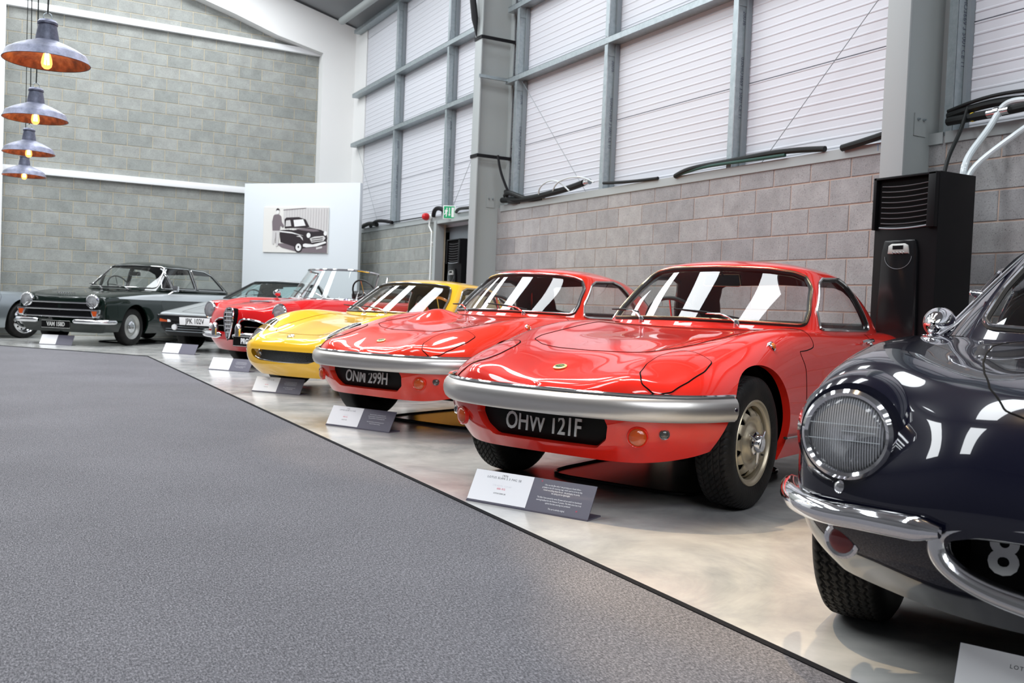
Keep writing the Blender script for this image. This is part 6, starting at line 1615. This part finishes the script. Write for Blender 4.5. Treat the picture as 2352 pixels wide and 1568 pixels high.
hose([(6.14, 10.05, zS+.02), (6.09, 10.35, zS+.17), (6.1, 10.7, zS+.12), (6.15, 10.8, zS+.0)], .010, 'clear_hose', 'grey_hose', 'thin pale hose loop further left on the sill', 'hose')
hose([(6.18, 9.35, zS+.05), (6.17, 9.1, zS+.03), (6.18, 8.7, zS+.01), (6.18, 8.3, zS+.0)], .018, 'black_cable', 'black_hose', 'thin black cable lying on the sill right of the coupling', 'cable')
hose([(6.18, 8.0, zS-.01), (6.16, 7.7, zS+.035), (6.17, 7.2, zS+.045), (6.17, 6.7, zS+.05), (6.17, 6.3, zS+.04), (6.18, 5.95, zS+.01)], .026, 'insulated_hose', 'black_hose', 'long black hose lying on the sill behind the nearest stencilled post')
hose([(6.17, 7.9, zS+.0), (6.15, 7.5, zS+.025), (6.15, 7.0, zS+.02), (6.16, 6.4, zS+.01)], .016, 'green_cable', 'green_hose', 'thin dark green cable under the long black hose', 'cable')
hose([(6.17, 5.75, zS-.01), (6.15, 5.35, zS+.03), (6.15, 5.0, zS+.09)], .030, 'insulated_hose', 'black_hose', 'black hose end rising toward the near grey column on the sill')
hose([(6.14, 4.72, zS+.085), (6.13, 4.35, zS+.12), (6.14, 3.9, zS+.09), (6.15, 3.2, zS+.05), (6.17, 2.2, zS+.03)], .030, 'insulated_hose', 'black_hose', 'upper thick black hose on the sill above the tall cooler')
hose([(6.11, 4.70, zS+.04), (6.10, 4.4, zS+.04), (6.11, 4.1, zS+.05), (6.12, 3.6, zS+.08)], .032, 'insulated_hose', 'black_hose', 'lower thick black hose with couplings above the tall cooler')
hose([(6.13, 4.72, zS+.12), (6.10, 4.3, zS+.165), (6.12, 3.8, zS+.14), (6.12, 3.3, zS+.13)], .014, 'black_cable', 'black_hose', 'black cable on top of the hoses above the tall cooler', 'cable')
t = MB().lathe([(.028, 0), (.028, .05), (.036, .055), (.036, .09), (.026, .095), (.026, .16), (0, .16)], 16, Mx((0, -1, .02), (6.07, 4.35, zS+.035))).build('hose_coupling', MAT['chrome_soft']); tag(t, 'shiny metal hose coupling on the sill above the tall cooler', 'coupling')
t = MB().lathe([(.0335, 0), (.0335, .022)], 16, Mx((0, -1, .02), (6.105, 4.50, zS+.04))).build('hose_marker', pm('marker_yellow', (.85, .62, .03), .5)); tag(t, 'yellow band round the black hose above the tall cooler', 'band')
hose([(5.72, 4.42, 1.80), (5.80, 4.44, 2.0), (5.98, 4.50, 2.20), (6.12, 4.55, zS+.12)], .014, 'black_cable', 'black_hose', 'thin black cable dropping from the sill to the tall cooler top', 'cable')
hose([(5.73, 4.27, 1.80), (5.78, 4.27, 1.98), (5.98, 4.27, 2.20), (6.09, 4.24, zS+.08), (6.12, 4.1, zS+.10)], .022, 'clear_hose', 'grey_hose', 'pale upright hose from the tall cooler top to the sill', 'hose')
hose([(5.74, 4.24, 1.80), (5.80, 4.18, 1.95), (5.98, 3.90, 2.22), (6.08, 3.68, zS+.10), (6.12, 3.40, zS+.10), (6.15, 2.7, zS+.02)], .020, 'clear_hose', 'grey_hose', 'pale hose curving up to the right from the tall cooler top', 'hose')
hose([(6.17, 14.30, zS+.0), (6.13, 14.15, zS+.08), (6.12, 13.95, zS+.09), (6.14, 13.78, zS+.03)], .035, 'black_sleeve', 'black_strap', 'black crumpled sleeve on the sill behind the exit sign', 'sleeve')
hose([(6.17, 13.42, zS+.0), (6.13, 13.2, zS+.03), (6.13, 12.8, zS+.02), (6.16, 12.4, zS+.04)], .025, 'black_sleeve', 'rubber_seal', 'dark sleeve on the sill between the exit sign and the far column', 'sleeve')
hose([(6.17, 17.75, zS+.02), (6.14, 17.3, zS+.05), (6.15, 16.9, zS+.01)], .04, 'insulated_hose', 'black_hose', 'dark hose on the sill right beside the white display board')
hose([(6.17, 17.3, zS+.0), (6.12, 16.9, zS+.06), (6.12, 16.5, zS+.05), (6.15, 16.1, zS+.0)], .03, 'black_sleeve', 'black_strap', 'black sleeve on the sill near the post closest to the end wall', 'sleeve')
hose([(6.17, 16.2, zS+.005), (6.17, 15.4, zS+.01), (6.17, 14.6, zS+.005)], .010, 'black_cable', 'black_hose', 'thin cable lying along the far sill towards the fire bell', 'cable')
hose([(6.10, 17.78, zS+.0), (6.10, 17.80, 2.1), (6.12, 17.75, 1.5), (6.12, 17.75, .05)], .022, 'black_cable', 'black_hose', 'black cable dropping down the block wall behind the white board', 'cable')
hose([(6.06, 11.86, 2.95), (6.08, 11.78, 2.7), (6.15, 11.66, zS+.13)], .02, 'black_strap', 'black_strap', 'loose black strap end hanging down right of the far column', 'strap', 6)
